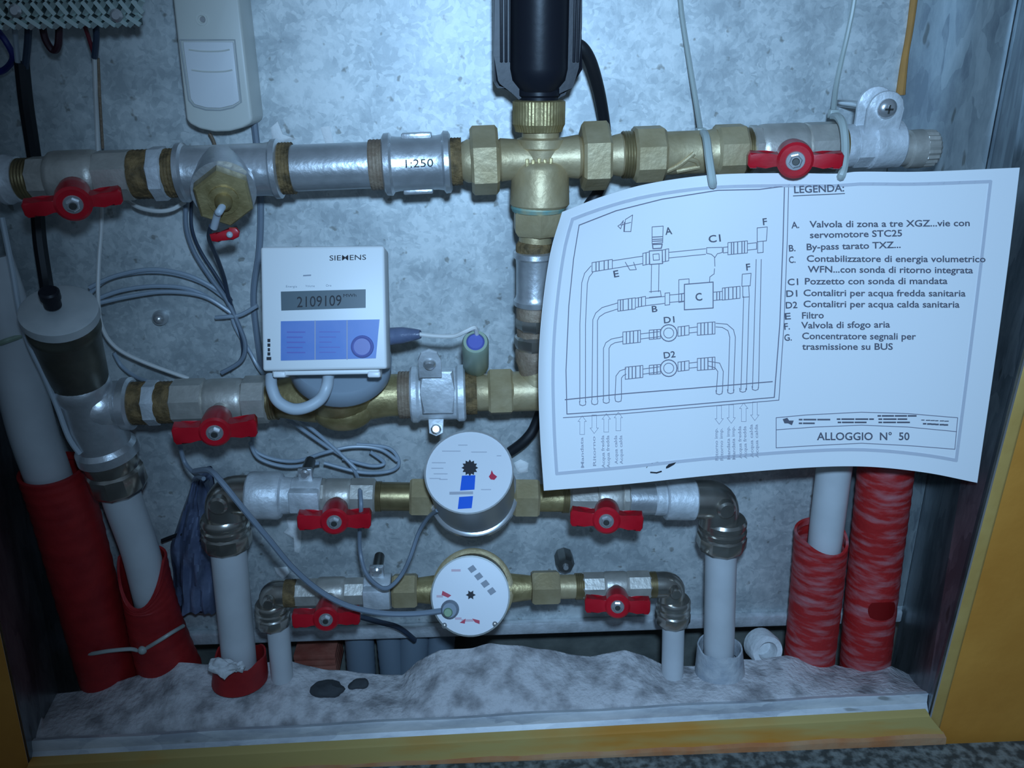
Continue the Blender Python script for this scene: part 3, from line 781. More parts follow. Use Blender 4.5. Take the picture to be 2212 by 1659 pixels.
# heat meter flow sensor body
t = thing('flow_sensor', 'brass flow body with grey round housing under the white heat meter', 'meter', R2.p(740))
bm = new(); hemp_band(bm, R2, 574, 600, 46); obj('hemp_seal', bm, 'dark_brass', t)
bm = new(); rowlathe(bm, R2, [(590, 40), (610, 42), (660, 52), (740, 60), (800, 52), (840, 46), (866, 46)], 32)
pa = R2.p(738); nn = (P(735, 742, .078) - pa).normalized()
lathe(bm, pa + nn * -0.0, nn, [(-.012, 0.012), (-.008, 0.018), (0, 0.0215), (.026, 0.022)], 36)
obj('brass_body', bm, 'aged_brass', t)
bm = new(); sphere(bm, P(742, 890, .064), 0.0125, 20, 12, 1.5, 1, .95); obj('bowl_boss', bm, 'aged_brass', t)
bm = new(); lathe(bm, pa, nn, [(.025, 0.0290), (.027, 0.0302), (.036, 0.0302), (.038, 0.0290)], 48); obj('housing', bm, 'grey_plastic', t)
bm = new(); hemp_band(bm, R2, 862, 892, 52); obj('hemp_seal', bm, 'rust_brown', t)

# heat meter calculator
A, B_, C_, D_ = P(562, 533, .092), P(830, 530, .092), P(836, 797, .114), P(567, 802, .114)
fn = (B_ - A).cross(D_ - A).normalized(); fn = fn if fn.y < 0 else -fn
t = thing('heat_meter', 'white square heat meter with a grey display and blue panel', 'meter', (A + B_ + C_ + D_) / 4)
bm = new(); quadbox(bm, [D_, C_, B_, A], fn, 0.024, 0.0016); obj('case', bm, 'shell_white', t)
def face_pt(px, py, lift=0.0):
    r = RM @ Vector(((px - W / 2) / FPX, -(py - H / 2) / FPX, -1.0))
    k = (A - CAM).dot(fn) / r.dot(fn)
    return CAM + r * k + fn * lift
def face_poly(pts, lift, m, name, par, thick=0.0006):
    bm = new(); quadbox(bm, [face_pt(x, y, lift + thick) for x, y in pts], fn, thick); return obj(name, bm, m, par)
def face_text(s, x0, x1, yb0, yb1, hpx, m, name, par, lift=0.0003):
    bm = new()
    def f(x, y):
        return face_pt(x0 + (x1 - x0) * x + (yb1 - yb0) * 0, yb0 + (yb1 - yb0) * x - y * hpx, lift)
    put_text(bm, s, f); return obj(name, bm, m, par)
bm = new()
def f(x, y): return face_pt(712 + 79 * x, 563 - 2 * x - y * 11.5, .0003)
put_text(bm, 'SIEMENS', f, .002)
obj('lettering', bm, 'ink', t)
for i, (s, a, b) in enumerate((('Energia', 618, 642), ('Volume', 660, 680), ('Ore', 704, 716))):
    face_text(s, a, b, 621 - i, 621 - i, 5, 'pale_ink', 'small_print', t)
face_poly([(655, 594), (672, 593), (672, 596), (655, 597)], 0, 'pale_ink', 'small_print', t, .0002)
dsp = face_poly([(608, 671), (790, 665), (790, 625), (607, 630)], 0.0, 'lcd', 'display', t, .0004)
bm = new()
def f(x, y): return face_pt(642 + 96 * x, 664 - 4 * x - y * 24, .0007)
put_text(bm, '2109109', f); obj('digits', bm, 'ink', dsp)
bm = new()
def f(x, y): return face_pt(742 + 28 * x, 642 - 1 * x - y * 7, .0007)
put_text(bm, 'MWh', f); obj('unit', bm, 'ink', dsp)
pan = face_poly([(607, 779), (812, 774), (820, 690), (607, 694)], 0.0, 'blue_label', 'blue_panel', t, .0005)
bm = new()
for x in (681, 750):
    quadbox(bm, [face_pt(x - .9, 777, .0007), face_pt(x + .9, 777, .0007), face_pt(x + .9, 692, .0007), face_pt(x - .9, 692, .0007)], fn, .0002)
obj('divider', bm, 'print_pale', pan)
bm = new(); lathe(bm, face_pt(783, 749, .0004), fn, [(0, 25 * mpp(A)), (.0016, 24 * mpp(A)), (.0022, 21 * mpp(A)), (.0016, 18 * mpp(A)), (.0016, .0001)], 30); obj('button', bm, 'blue_button', pan)
bm = new()
for k in range(5):
    y = 716 + k * 11
    quadbox(bm, [face_pt(620, y + 3, .0006), face_pt(660 - 6 * (k % 2), y + 3, .0006), face_pt(660 - 6 * (k % 2), y, .0006), face_pt(620, y, .0006)], fn, .00015)
    quadbox(bm, [face_pt(690, y + 2, .0006), face_pt(735 - 9 * (k % 3), y + 2, .0006), face_pt(735 - 9 * (k % 3), y, .0006), face_pt(690, y, .0006)], fn, .00015)
obj('small_print', bm, 'seal_blue', pan)
bm = new()
for k, (y, w) in enumerate(((735, 3), (745, 3), (755, 2.4), (764, 3), (774, 5))):
    quadbox(bm, [face_pt(581 - w, y + 4, .0003), face_pt(581 + w, y + 4, .0003), face_pt(581 + w, y - 3, .0003), face_pt(581 - w, y - 3, .0003)], fn, .0002)
obj('side_mark', bm, 'ink', t)
bm = new(); quadbox(bm, [face_pt(584, 812, -.004), face_pt(818, 808, -.004), face_pt(818, 796, -.004), face_pt(584, 798, -.004)], fn, 0.016, .001); obj('lower_rail', bm, 'shell_white', t)
for x in (600, 806):
    bm = new(); quadbox(bm, [face_pt(x - 14, 816, -.003), face_pt(x + 14, 816, -.003), face_pt(x + 14, 802, -.003), face_pt(x - 14, 802, -.003)], fn, 0.012, .001); obj('clip', bm, 'white_plastic', t)
bm = new(); ptube(bm, [(586, 812, .100), (587, 836, .106), (600, 866, .110), (630, 883, .112), (662, 880, .112), (692, 862, .110), (706, 835, .108), (710, 806, .100)], 0.0033, 12)
single('meter_lead', bm, 'cable_pale', 'pale grey lead looping below the white heat meter', 'cable')

ball_valve(R2, (376, 448, 47), (444, 532, 48), (528, 582, 49), (464, 934, 480), 0.100, 86, 'nickel ball valve with red butterfly handle, left of the white heat meter')
nipple('hex_nipple', R2, [('hemp', 284, 320, 47, 'hemp'), ('hex8', 316, 348, 49, 'dull_galvanised'), ('hemp', 344, 380, 46, 'hemp')], 'galvanised hex nipple with hemp threads, second row beside the left elbow tee')

# air vent stack at the left
t = thing('pipe_tee', 'glossy galvanised elbow tee under the tarnished air vent', 'pipe fitting', P(215, 900, D))
bm = new()
va, vb = P(170, 822, .062), P(236, 985, .053); vax = (vb - va).normalized(); vl = (vb - va).length; mm = mpp((va + vb) / 2)
lathe(bm, va, vax, [(0, 56 * mm), (.003, 60 * mm), (.008, 60 * mm), (.012, 55 * mm), (vl * .5, 60 * mm), (vl - .010, 57 * mm), (vl - .007, 65 * mm), (vl - .001, 66 * mm), (vl, 60 * mm)], 36)
rowlathe(bm, R2, [(205, 50), (262, 50), (268, 56), (284, 57), (289, 50)], 32)
sphere(bm, R2.p(215) + FWD * .002, 60 * mm, 28, 16)
obj('tee_body', bm, 'galvanised', t)
t = thing('air_vent', 'tarnished automatic air vent with pale cap, at left', 'vent', P(172, 818, .062))
ta, tb = P(174, 828, .060), P(126, 668, .088); tax = (tb - ta).normalized(); tl = (tb - ta).length; mm = mpp((ta + tb) / 2)
bm = new(); lathe(bm, ta, tax, [(-.004, 46 * mm), (0, 54 * mm), (.004, 58 * mm), (.006, 62 * mm), (tl * .5, 66 * mm), (tl * .72, 69 * mm), (tl * .75, 73 * mm), (tl * .80, 73 * mm), (tl * .82, 71 * mm), (tl * .90, 72 * mm)], 40); obj('vent_body', bm, 'olive_metal', t)
bm = new(); lathe(bm, ta, tax, [(tl * .88, 72 * mm), (tl * .90, 76 * mm), (tl * .99, 76 * mm), (tl, 72 * mm)], 40); obj('vent_lid', bm, 'cap_grey', t)
bm = new(); pc = P(108, 652, .092); lathe(bm, ta + tax * tl + (pc - tb) * 0.7, tax, [(-.001, 17 * mm), (.004, 17 * mm), (.0045, 20 * mm), (.009, 20 * mm), (.010, 16 * mm)], 18); obj('valve_cap', bm, 'black_plastic', t)

t = thing('compression_nut', 'dark nickel compression fitting under the glossy elbow tee at left', 'pipe fitting', P(240, 1010, D))
na, nb_ = P(231, 972, .054), P(262, 1060, .050); nax = (nb_ - na).normalized(); nl = (nb_ - na).length; mm = mpp((na + nb_) / 2)
bm = new(); lathe(bm, na, nax, [(0, 50 * mm), (.003, 55 * mm), (nl * .4, 55 * mm), (nl * .45, 52 * mm)], 30); obj('socket', bm, 'bright_nickel', t)
bm = new(); lathe(bm, na, nax, [(nl * .42, 54 * mm), (nl * .48, 60 * mm), (nl * .85, 60 * mm), (nl * .95, 54 * mm), (nl, 46 * mm)], 10); obj('nut', bm, 'bright_nickel', t)

def pipe(pts, r, label, group='white multilayer pipes'):
    bm = new(); ptube(bm, pts, r, 22, 8)
    return single('water_pipe', bm, 'pipe_white', label, 'pipe', group)
pipe([(250, 1030, .051), (268, 1090, .047), (300, 1180, .040), (321, 1262, .036), (340, 1350, .031), (358, 1425, .030)], 0.0122, 'leaning white water pipe between the dark compression nut and the notched red conduit')

# red conduits at left
def conduit(pts, r, name, m, label, notch=None, n=40, k=14):
    ps = spline([P(*q) for q in pts], k)
    bm = new(); rings = []; e1 = None
    for i, p in enumerate(ps):
        a = (ps[min(i + 1, len(ps) - 1)] - ps[max(i - 1, 0)]).normalized()
        if e1 is None: e1, e2 = frame(a)
        else: e1 = (e1 - a * e1.dot(a)).normalized(); e2 = a.cross(e1)
        ring = []
        for j in range(n):
            th = 2 * PI * j / n; rad = r(i / (len(ps) - 1), th) if callable(r) else r
            rad *= 1 + 0.012 * math.sin(i * 1.9)
            q = p + (e1 * math.cos(th) + e2 * math.sin(th)) * rad
            if notch and i < len(ps) * 0.35:
                sh = notch(th); q = q + a * sh * (1 - i / (len(ps) * 0.35))
            ring.append(bm.verts.new(q))
        rings.append(ring)
    for a, b in zip(rings, rings[1:]):
        for j in range(n): bm.faces.new((a[j], a[(j + 1) % n], b[(j + 1) % n], b[j]))
    # rolled inner lip so the open mouth has wall thickness
    c0_ = ps[0]; inner = [bm.verts.new(v.co + (c0_ - v.co) * 0.10) for v in rings[0]]
    deep = [bm.verts.new(v.co + (c0_ - v.co) * 0.12 + (ps[3] - ps[0])) for v in rings[0]]
    for j in range(n):
        bm.faces.new((rings[0][j], inner[j], inner[(j + 1) % n], rings[0][(j + 1) % n]))
        bm.faces.new((inner[j], deep[j], deep[(j + 1) % n], inner[(j + 1) % n]))
    return tag(obj(name, bm, m), label, 'conduit', 'red corrugated conduits around pipes')

conduit([(112, 1012, .048), (140, 1100, .044), (175, 1230, .038), (212, 1370, .032), (244, 1484, .028)], 0.0205, 'conduit', 'conduit_red', 'long leaning dark red conduit at the far left')
def notch_l(th): return 0.034 * max(0.0, math.cos(th - 0.15)) ** 1.2 - 0.003
conduit([(306, 1214, .036), (322, 1290, .034), (342, 1370, .031), (368, 1452, .029)], lambda f, th: 0.0168 + 0.0058 * f ** 2, 'conduit', 'conduit_red', 'short red conduit with a cut notch around the leaning white pipe', notch_l)
bm = new(); ptube(bm, [(160, 1412, .040), (196, 1412, .0515), (235, 1406, .0540), (280, 1402, .0500), (306, 1404, .0480), (340, 1386, .0530), (372, 1366, .0480), (396, 1352, .034)], 0.0014, 8); sphere(bm, P(308, 1404, .050), .0032, 10, 8); single('binding_wire', bm, 'tie_plastic', 'pale plastic tie binding the two red conduits at the lower left', 'cable tie')
pipe([(-30, 560, .050), (10, 680, .052), (38, 800, .052), (70, 930, .051), (108, 1040, .047), (130, 1120, .044)], 0.0140, 'thick white water pipe at the left photo edge above the long red conduit')
bm = new(); tl_ = [P(0, 742, .0665), P(18, 735, .067), P(44, 727, .060)]; tube(bm, tl_, .0016, 8); single('pipe_band', bm, 'green_cap', 'thin greenish band around the thick white pipe at the left edge', 'band')

# ---------------- third row
def elbow(R, x0, cx, down_y, r, label, flip=1):
    t = thing('pipe_elbow', label, 'pipe fitting', R.p(cx), 'nickel pipe elbows')
    bm = new(); a = R.p(x0); c = R.p(cx); dn = P(cx, down_y, D); dn = Vector((c.x, c.y, dn.z)); m = R.m
    k = min((a - c).length, (dn - c).length) * .55
    pts = [a]
    s, e = c + (a - c).normalized() * k, c + (dn - c).normalized() * k
    for q in range(9):
        f = q / 8; pts.append(s * (1 - f) ** 2 + c * 2 * f * (1 - f) + e * f * f)
    pts.append(dn)
    tube(bm, pts, r * m, 26, 1, False)
    obj('elbow_body', bm, 'bright_nickel', t)
    bm = new(); lathe(bm, c + FWD * (r * m * .85), FWD, [(0, r * m * .5), (.004, r * m * .46), (.0055, r * m * .35)], 18); obj('boss', bm, 'bright_nickel', t)
    return t, dn
def down_nut(cx, y0, y1, r, t, z0):
    b = P(cx, y0, D); m = mpp(b)
    bm = new(); L = y1 - y0
    collathe(bm, cx, (y0 + y1) / 2, D, [(y0, r * .86), (y0 + L * .08, r * .94), (y0 + L * .2, r * .94), (y0 + L * .24, r * .88), (y0 + L * .30, r * .88), (y0 + L * .34, r * .97), (y0 + L * .42, r * .97), (y0 + L * .46, r * .9), (y0 + L * .5, r * .9)], 32)
    obj('collar', bm, 'bright_nickel', t)
    bm = new(); collathe(bm, cx, (y0 + y1) / 2, D, [(y0 + L * .48, r * .9), (y0 + L * .55, r), (y0 + L * .86, r), (y0 + L * .94, r * .93), (y1, r * .8)], 10); obj('nut', bm, 'bright_nickel', t)

t, dn = elbow(R3, 548, 484, 1130, 43, 'large nickel elbow at the left end of the upper water meter row')
down_nut(488, 1112, 1184, 53, t, dn)
t, dn = elbow(R3, 1500, 1556, 1132, 43, 'large nickel elbow at the right end of the upper water meter row')
down_nut(1560, 1118, 1186, 53, t, dn)
bm = new(); rowlathe(bm, R3, [(536, 46), (540, 50), (548, 51), (602, 51), (608, 48), (612, 40), (634, 38)], 28); single('pipe_bush', bm, 'dull_galvanised', 'dull grey bush between the upper left elbow and the clamp', 'pipe fitting')

def small_clamp(R, x0, x1, r, scr, label):
    t = thing('pipe_clamp', label, 'clamp', R.p((x0 + x1) / 2))
    bm = new(); rowlathe(bm, R, [(x0, r * .96), (x0 + 2, r), (x1 - 2, r), (x1, r * .96)], 28)
    obj('clamp_band', bm, 'dull_galvanised', t)
    xc = (x0 + x1) / 2
    bm = new(); box(bm, R.p(xc) + FWD * (r * R.m) * .80 + UP * (r * R.m * .15), R.ax * (x1 - x0) * .49 * R.m, FWD * .0045, UP * (r * R.m * .62), .0012); obj('front_strap', bm, 'dull_galvanised', t)
    c = P(scr[0], scr[1], .040); up = (c - R.p(xc)); 
    bm = new(); box(bm, R.p(xc) + UP * (r * R.m * 1.25), R.ax * 15 * R.m, FWD * .0018, UP * 16 * R.m, .0008); obj('clamp_ear', bm, 'galvanised', t)
    bm = new(); lathe(bm, R.p(xc) + UP * (r * R.m * 1.38) + FWD * .0015, FWD, [(0, 11 * R.m), (.002, 11 * R.m), (.003, 7 * R.m)], 18); obj('screw', bm, 'steel', t)
    bm = new(); q = R.p(xc) + UP * (r * R.m * 1.3); lathe(bm, Vector((q.x, -.036, q.z)), FWD, [(0, .0036), (D - .036, .0036)], 12); obj('stud', bm, 'dark_steel', t)
    return t
small_clamp(R3, 632, 696, 40, (662, 1018), 'small galvanised clamp left of the upper left ball valve')
ball_valve(R3, (693, 706, 36), (700, 762, 38), (756, 812, 37), (722, 1127, 730), 0.094, 77, 'nickel ball valve with red butterfly handle, left of the blue-striped water meter')
nipple('threaded_nipple', R3, [('hemp', 808, 824, 33, 'dark_brass'), ('pipe', 822, 890, 31, 'dark_brass')], 'dark brass nipple left of the blue-striped water meter')
nipple('threaded_nipple', R3, [('pipe', 1160, 1218, 30, 'aged_brass'), ('hemp', 1214, 1232, 33, 'dark_brass')], 'dark brass nipple right of the blue-striped water meter under the paper corner')
ball_valve(R3, (1228, 1290, 37), (1286, 1344, 40), (1340, 1358, 37), (1310, 1125, 1312), 0.094, 77, 'nickel ball valve with red butterfly handle, right of the blue-striped water meter')
nipple('pipe_socket', R3, [('pipe', 1354, 1416, 34, 'galvanised'), ('ring', 1412, 1438, 36, 'dull_galvanised'), ('ring', 1436, 1500, 46, 'dull_galvanised'), ('hemp', 1498, 1520, 42, 'dark_brass')], 'galvanised socket beside the upper right elbow, under the paper')

def water_meter(R, cx, dial, dd, rd, rb, label, blue):
    Bc = R.p(cx); Dc = P(dial[0], dial[1], dd); n = (Dc - Bc).normalized(); L = (Dc - Bc).length; m = mpp(Dc)
    t = thing('water_meter', label, 'meter', Bc, 'round water meters')
    bm = new(); lathe(bm, Bc, n, [(-.016, rb * m * .55), (-.010, rb * m * .85), (0, rb * m * .98), (.004, rb * m)], 44)
    rowlathe(bm, R, [(cx - 125, 26), (cx - 60, 34), (cx + 60, 34), (cx + 125, 26)])
    obj('meter_body', bm, 'aged_brass', t)
    bm = new(); lathe(bm, Bc, n, [(.003, rb * m * .98), (.004, rb * m * 1.04), (.008, rb * m * 1.04), (.009, rb * m * .98)], 48); obj('seal_ring', bm, 'brass' if not blue else 'steel', t)
    bm = new(); lathe(bm, Bc, n, [(.009, rd * m * 1.0), (L * .7, rd * m * 1.0), (L - .003, rd * m * 1.02), (L + .001, rd * m * 1.02), (L + .001, rd * m * .985), (L - .0005, rd * m * .98)], 48); obj('housing', bm, 'meter_shell' if blue else 'dark_steel', t)
    bm = new(); lathe(bm, Bc, n, [(L - .002, rd * m * .985), (L, rd * m * .985)], 48); dl = obj('dial', bm, 'dial_white', t)
    def dp(px, py, lift=.0004):
        r = RM @ Vector(((px - W / 2) / FPX, -(py - H / 2) / FPX, -1.0)); k = (Dc - CAM).dot(n) / r.dot(n)
        return CAM + r * k + n * lift
    return t, dl, dp, n, m
def dpoly(dp, pts, m, name, par, lift=.0004):
    bm = new(); f = [bm.verts.new(dp(x, y, lift)) for x, y in pts]; bm.faces.new(f)
    return obj(name, bm, m, par)
def star(cx, cy, r0, r1, k):
    return [(cx + (r1 if i % 2 else r0) * math.cos(PI * i / k), cy + (r1 if i % 2 else r0) * math.sin(PI * i / k)) for i in range(2 * k)]

t, dl, dp, n, m = water_meter(R3, 1025, (1013, 1019), .087, 95, 99, 'round water meter with a blue striped dial, upper meter row', True)
dpoly(dp, star(1015, 1011, 18, 13, 12), 'ink', 'star_wheel', dl)
dpoly(dp, [(998, 1028), (1027, 1027), (1025, 1058), (994, 1060)], 'dial_blue', 'blue_band', dl)
dpoly(dp, [(992, 1074), (1022, 1072), (1019, 1098), (989, 1100)], 'dial_blue', 'blue_band', dl)
dpoly(dp, [(971, 1063), (1022, 1062), (1022, 1068), (971, 1069)], 'dial_grey', 'counter_line', dl, .0005)
dpoly(dp, [(1062, 1016), (1066, 1024), (1074, 1030), (1068, 1037), (1060, 1036), (1056, 1030), (1060, 1024)], 'dial_red', 'red_pointer', dl)
bm = new()
for (x, y, w) in ((948, 1000, 30), (945, 1012, 26), (952, 1024, 30), (940, 1034, 24), (958, 1036, 18), (975, 975, 40), (1035, 977, 34), (1050, 1058, 22), (1078, 985, 10), (1000, 962, 20)):
    f = [bm.verts.new(dp(x + a * w / 2, y + b * 1.0)) for a, b in ((-1, -1), (1, -1), (1, 1), (-1, 1))]; bm.faces.new(f)
obj('fine_print', bm, 'dial_pale' if 'dial_pale' in MATS else 'dial_pink', dl)

t2, dl2, dp2, n2, m2 = water_meter(R4, 1022, (1016, 1287), .100, 84, 92, 'round water meter with red dial marks, lower meter row', False)
dpoly(dp2, star(1017, 1285, 11, 6, 6), 'ink', 'star_wheel', dl2)
for pts in ([(956, 1276), (975, 1286), (968, 1291), (954, 1285)], [(993, 1345), (1006, 1336), (1004, 1347)], [(1020, 1336), (1036, 1340), (1036, 1348), (1026, 1344)]):
    dpoly(dp2, pts, 'dial_red', 'red_pointer', dl2)
bm = new()
for (x, y, w) in ((985, 1232, 20), (1010, 1340, 26), (990, 1336, 14), (950, 1288, 14)):
    f = [bm.verts.new(dp2(x + a * w / 2, y + b * 2.5, .0003)) for a, b in ((-1, -1), (1, -1), (1, 1), (-1, 1))]; bm.faces.new(f)
obj('fine_print', bm, 'dial_pink', dl2)
bm = new()
for k in range(4):
    a = (1020 + k * 14, 1228 + k * 16); f = [bm.verts.new(dp2(a[0] + u, a[1] + v, .0003)) for u, v in ((-10, 0), (2, -8), (10, 2), (-2, 10))]; bm.faces.new(f)
obj('counter_window', bm, 'pale_ink', dl2)
q = dp2(972, 1316, .0); bm = new(); lathe(bm, q, n2, [(0, 20 * m2), (.004, 19 * m2), (.006, 15 * m2)], 22); pu = obj('pulse_sensor', bm, 'cable_grey', t2)
bm = new(); lathe(bm, dp2(969, 1321, .006), n2, [(0, 10 * m2), (.0012, 8 * m2)], 14); obj('sensor_lens', bm, 'green_dot', pu)
for x, y in ((960, 1351), (1069, 1348)):
    bm = new(); sphere(bm, dp2(x, y, -.001), 7 * m2, 12, 8); obj('cover_screw', bm, 'steel', t2)

for R, a, b, r, lab in ((R3, 886, 934, 41, 'brass union nut on the left side of the blue-striped water meter'), (R3, 1108, 1164, 42, 'brass union nut on the right side of the blue-striped water meter'),
                        (R4, 848, 902, 36, 'brass union nut on the left side of the red-marked water meter'), (R4, 1148, 1208, 36, 'brass union nut on the right side of the red-marked water meter')):
    bm = new(); rowhex(bm, R, a, b, r * 1.08, 5, 0.0, 6); single('union_nut', bm, 'brass', lab, 'pipe fitting', 'brass union nuts beside the water meters')

# ---------------- fourth row
t, dn = elbow(R4, 626, 588, 1306, 29, 'small nickel elbow at the left end of the lower water meter row')
down_nut(589, 1300, 1352, 37, t, dn)
t, dn = elbow(R4, 1416, 1452, 1296, 29, 'small nickel elbow at the right end of the lower water meter row')
down_nut(1454, 1292, 1346, 38, t, dn)
bm = new(); hemp_band(bm, R4, 616, 642, 30); single('threaded_stub', bm, 'hemp', 'hemped thread beside the small lower left elbow', 'pipe fitting')
ball_valve(R4, (638, 690, 29), (684, 748, 33), (744, 792, 29), (704, 1338, 716), 0.094, 71, 'nickel ball valve with red butterfly handle, left of the red-marked water meter')
small_clamp(R4, 788, 846, 38, (815, 1226), 'small galvanised clamp left of the red-marked water meter')
nipple('threaded_nipple', R4, [('pipe', 1204, 1246, 26, 'brass'), ('hemp', 1242, 1260, 29, 'dark_brass')], 'short bright brass nipple right of the red-marked water meter')
q = P(1222, 1224, .016)
bm = new(); lathe(bm, Vector((q.x, -.0005, q.z)), FWD, [(0, 22 * R4.m), (.012, 22 * R4.m), (.015, 18 * R4.m)], 8); o = obj('wall_anchor', bm, 'dark_steel'); tag(o, 'dark anchor bolt on the panel above the short bright brass nipple', 'bolt')
bm = new(); lathe(bm, Vector((q.x, -.0150, q.z)), FWD, [(0, 8 * R4.m), (.003, 6 * R4.m)], 12); obj('bolt_tip', bm, 'steel', o)
ball_valve(R4, (1256, 1306, 29), (1302, 1356, 31), (1352, 1404, 30), (1334, 1310, 1330), 0.092, 69, 'nickel ball valve with red butterfly handle, right of the red-marked water meter')
bm = new(); hemp_band(bm, R4, 1400, 1424, 29); single('threaded_stub', bm, 'dark_brass', 'dark thread beside the small lower right elbow', 'pipe fitting')

def vpipe(x0, y0, x1, y1, rpx, label):
    a = P(x0, y0, D); b = P(x1, y1, D); r = rpx * mpp(a)
    bm = new(); lathe(bm, a, b - a, [(0, r), ((b - a).length, r)], 26)
    return single('water_pipe', bm, 'pipe_white', label, 'pipe', 'white multilayer pipes')
vpipe(492, 1172, 521, 1470, 38, 'upright white water pipe below the large left elbow, rising from a red collar')
vpipe(1558, 1176, 1551, 1480, 34, 'upright white water pipe below the large right elbow')
vpipe(600, 1345, 612, 1490, 24, 'thin white pipe below the small lower left elbow')
vpipe(1455, 1340, 1451, 1510, 24, 'thin white pipe below the small lower right elbow')

# collars at the bottom
bm = new()
def ring_tube(px, y0, y1, r0, r1, d, m, name, label, cat, n=36, tear=0.0, group=None):
    a = P(px, y0, d); b = P(px, y1, d); mm = mpp(a); bm = new(); rings = []
    for f, r in ((0, r0 * .93), (0, r0), (.5, (r0 + r1) / 2), (1, r1)):
        ring = []
        for k in range(n):
            th = 2 * PI * k / n; c = a.lerp(b, f); w = tear * (noise.noise(Vector((math.cos(th) * 1.4, math.sin(th) * 1.4, px))) if f == 0 else 0)
            ring.append(bm.verts.new(c + Vector((math.cos(th) * r * mm, math.sin(th) * r * mm, w))))
        rings.append(ring)
    bot_ = [bm.verts.new(v.co + Vector((0, 0, -.012)) + (Vector((a.x, a.y, 0)) - Vector((v.co.x, v.co.y, 0))) * .05) for v in rings[0]]
    rings.insert(0, bot_)
    for p, q in zip(rings, rings[1:]):
        for k in range(n): bm.faces.new((p[k], p[(k + 1) % n], q[(k + 1) % n], q[k]))
    return tag(obj(name, bm, m), label, cat, group)
ring_tube(519, 1416, 1466, 54, 60, D, 'conduit_red', 'conduit_collar', 'torn red conduit end around the foot of the upright left pipe', 'conduit', tear=.006)
ring_tube(1555, 1396, 1452, 48, 54, D, 'dusty_grey', 'conduit_collar', 'pale grey conduit end around the foot of the upright right pipe', 'conduit', tear=.004)
bm = new(); a = P(1655, 1404, .040); lathe(bm, a, Vector((.1, -1, .25)), [(-.012, .0125), (0, .0125), (.003, .0115), (.003, .0075), (-.008, .007)], 28); single('conduit_ring', bm, 'plaster', 'mortar-covered ring lying left of the dusty red conduit', 'conduit')

# right conduits
pipe([(1812, 940, .046), (1802, 1010, .044), (1792, 1090, .042), (1782, 1170, .040), (1774, 1240, .038)], 0.0117, 'upright white pipe under the paper, standing in the dusty red conduit')
def notch_r(th): return -0.004 + 0.010 * max(0, math.cos(th + .5))
conduit([(1774, 1158, .040), (1768, 1230, .038), (1758, 1330, .034), (1745, 1450, .031)], 0.0185, 'conduit', 'dusty_red', 'dusty red conduit around the right white pipe', lambda th: notch_r(th))
conduit([(1916, 985, .044), (1906, 1080, .041), (1892, 1200, .036), (1878, 1330, .036), (1865, 1466, .031)], 0.0183, 'conduit', 'dusty_red', 'tall dusty red conduit at the far right under the paper')
bm = new(); pc_ = P(1883, 1288, .0362); ax_ = (P(1892, 1200, .036) - P(1878, 1330, .036)).normalized(); g = []
for j in range(9):
    row = []
    for i in range(13):
        a_, b_ = i / 6 - 1, j / 4 - 1
        a_ *= math.sqrt(1 - b_ * b_ * .35) ; b_ *= math.sqrt(1 - (i / 6 - 1) ** 2 * .35)
        th = a_ * .56; row.append(bm.verts.new(pc_ + ax_ * (b_ * .0078) + Vector((math.sin(th), -math.cos(th), 0)) * .0189))
    g.append(row)
for j in range(8):
    for i in range(12): bm.faces.new((g[j][i], g[j][i + 1], g[j + 1][i + 1], g[j + 1][i]))
bmesh.ops.solidify(bm, geom=bm.faces[:], thickness=0.0006)
o = obj('clean_patch', bm, 'bare_red', bpy.data.objects['conduit.003'], label='clean bare red patch')

# ================================================================== WALL BOXES
# perforated plate at the top left
t = thing('perforated_plate', 'glittering perforated metal plate at the top left corner', 'plate', P(120, 30, .06))
bm = new(); pa, pb = P(-60, 52, .062), P(300, 44, .062)
ux = (pb - pa).normalized(); L = (pb - pa).length; hh = 0.075; step = 0.0064
ny = int(hh / step); nx = int(L / step)
for j in range(ny + 1):
    for i in range(nx + 1):
        c = pa + ux * (i * step + (step / 2 if j % 2 else 0)) + UP * (j * step)
        a = PI / 4 + (0.15 if j % 2 else -.15)
        box(bm, c, (ux * math.cos(a) + UP * math.sin(a)) * 0.0040, (UP * math.cos(a) - ux * math.sin(a)) * 0.0011 + FWD * 0.0009, FWD * 0.0013 - UP * 0.0004)
        box(bm, c + FWD * .0012, (ux * math.cos(-a) + UP * math.sin(-a)) * 0.0038, (UP * math.cos(a) + ux * math.sin(a)) * 0.0011, FWD * 0.0010)
obj('mesh_face', bm, 'mesh_metal', t, 20)
bm = new(); box(bm, (pa + pb) / 2 + UP * (hh / 2) + Vector((0, .004, 0)), ux * (L / 2), Vector((0, .0012, 0)), UP * (hh / 2 + .002)); obj('backing', bm, 'mesh_back', t)
for x, y in ((36, 24), (254, 34)):
    bm = new(); lathe(bm, P(x, y, .0625), FWD, [(0, .0036), (.002, .0034), (.003, .002)], 14); obj('screw', bm, 'steel', t)

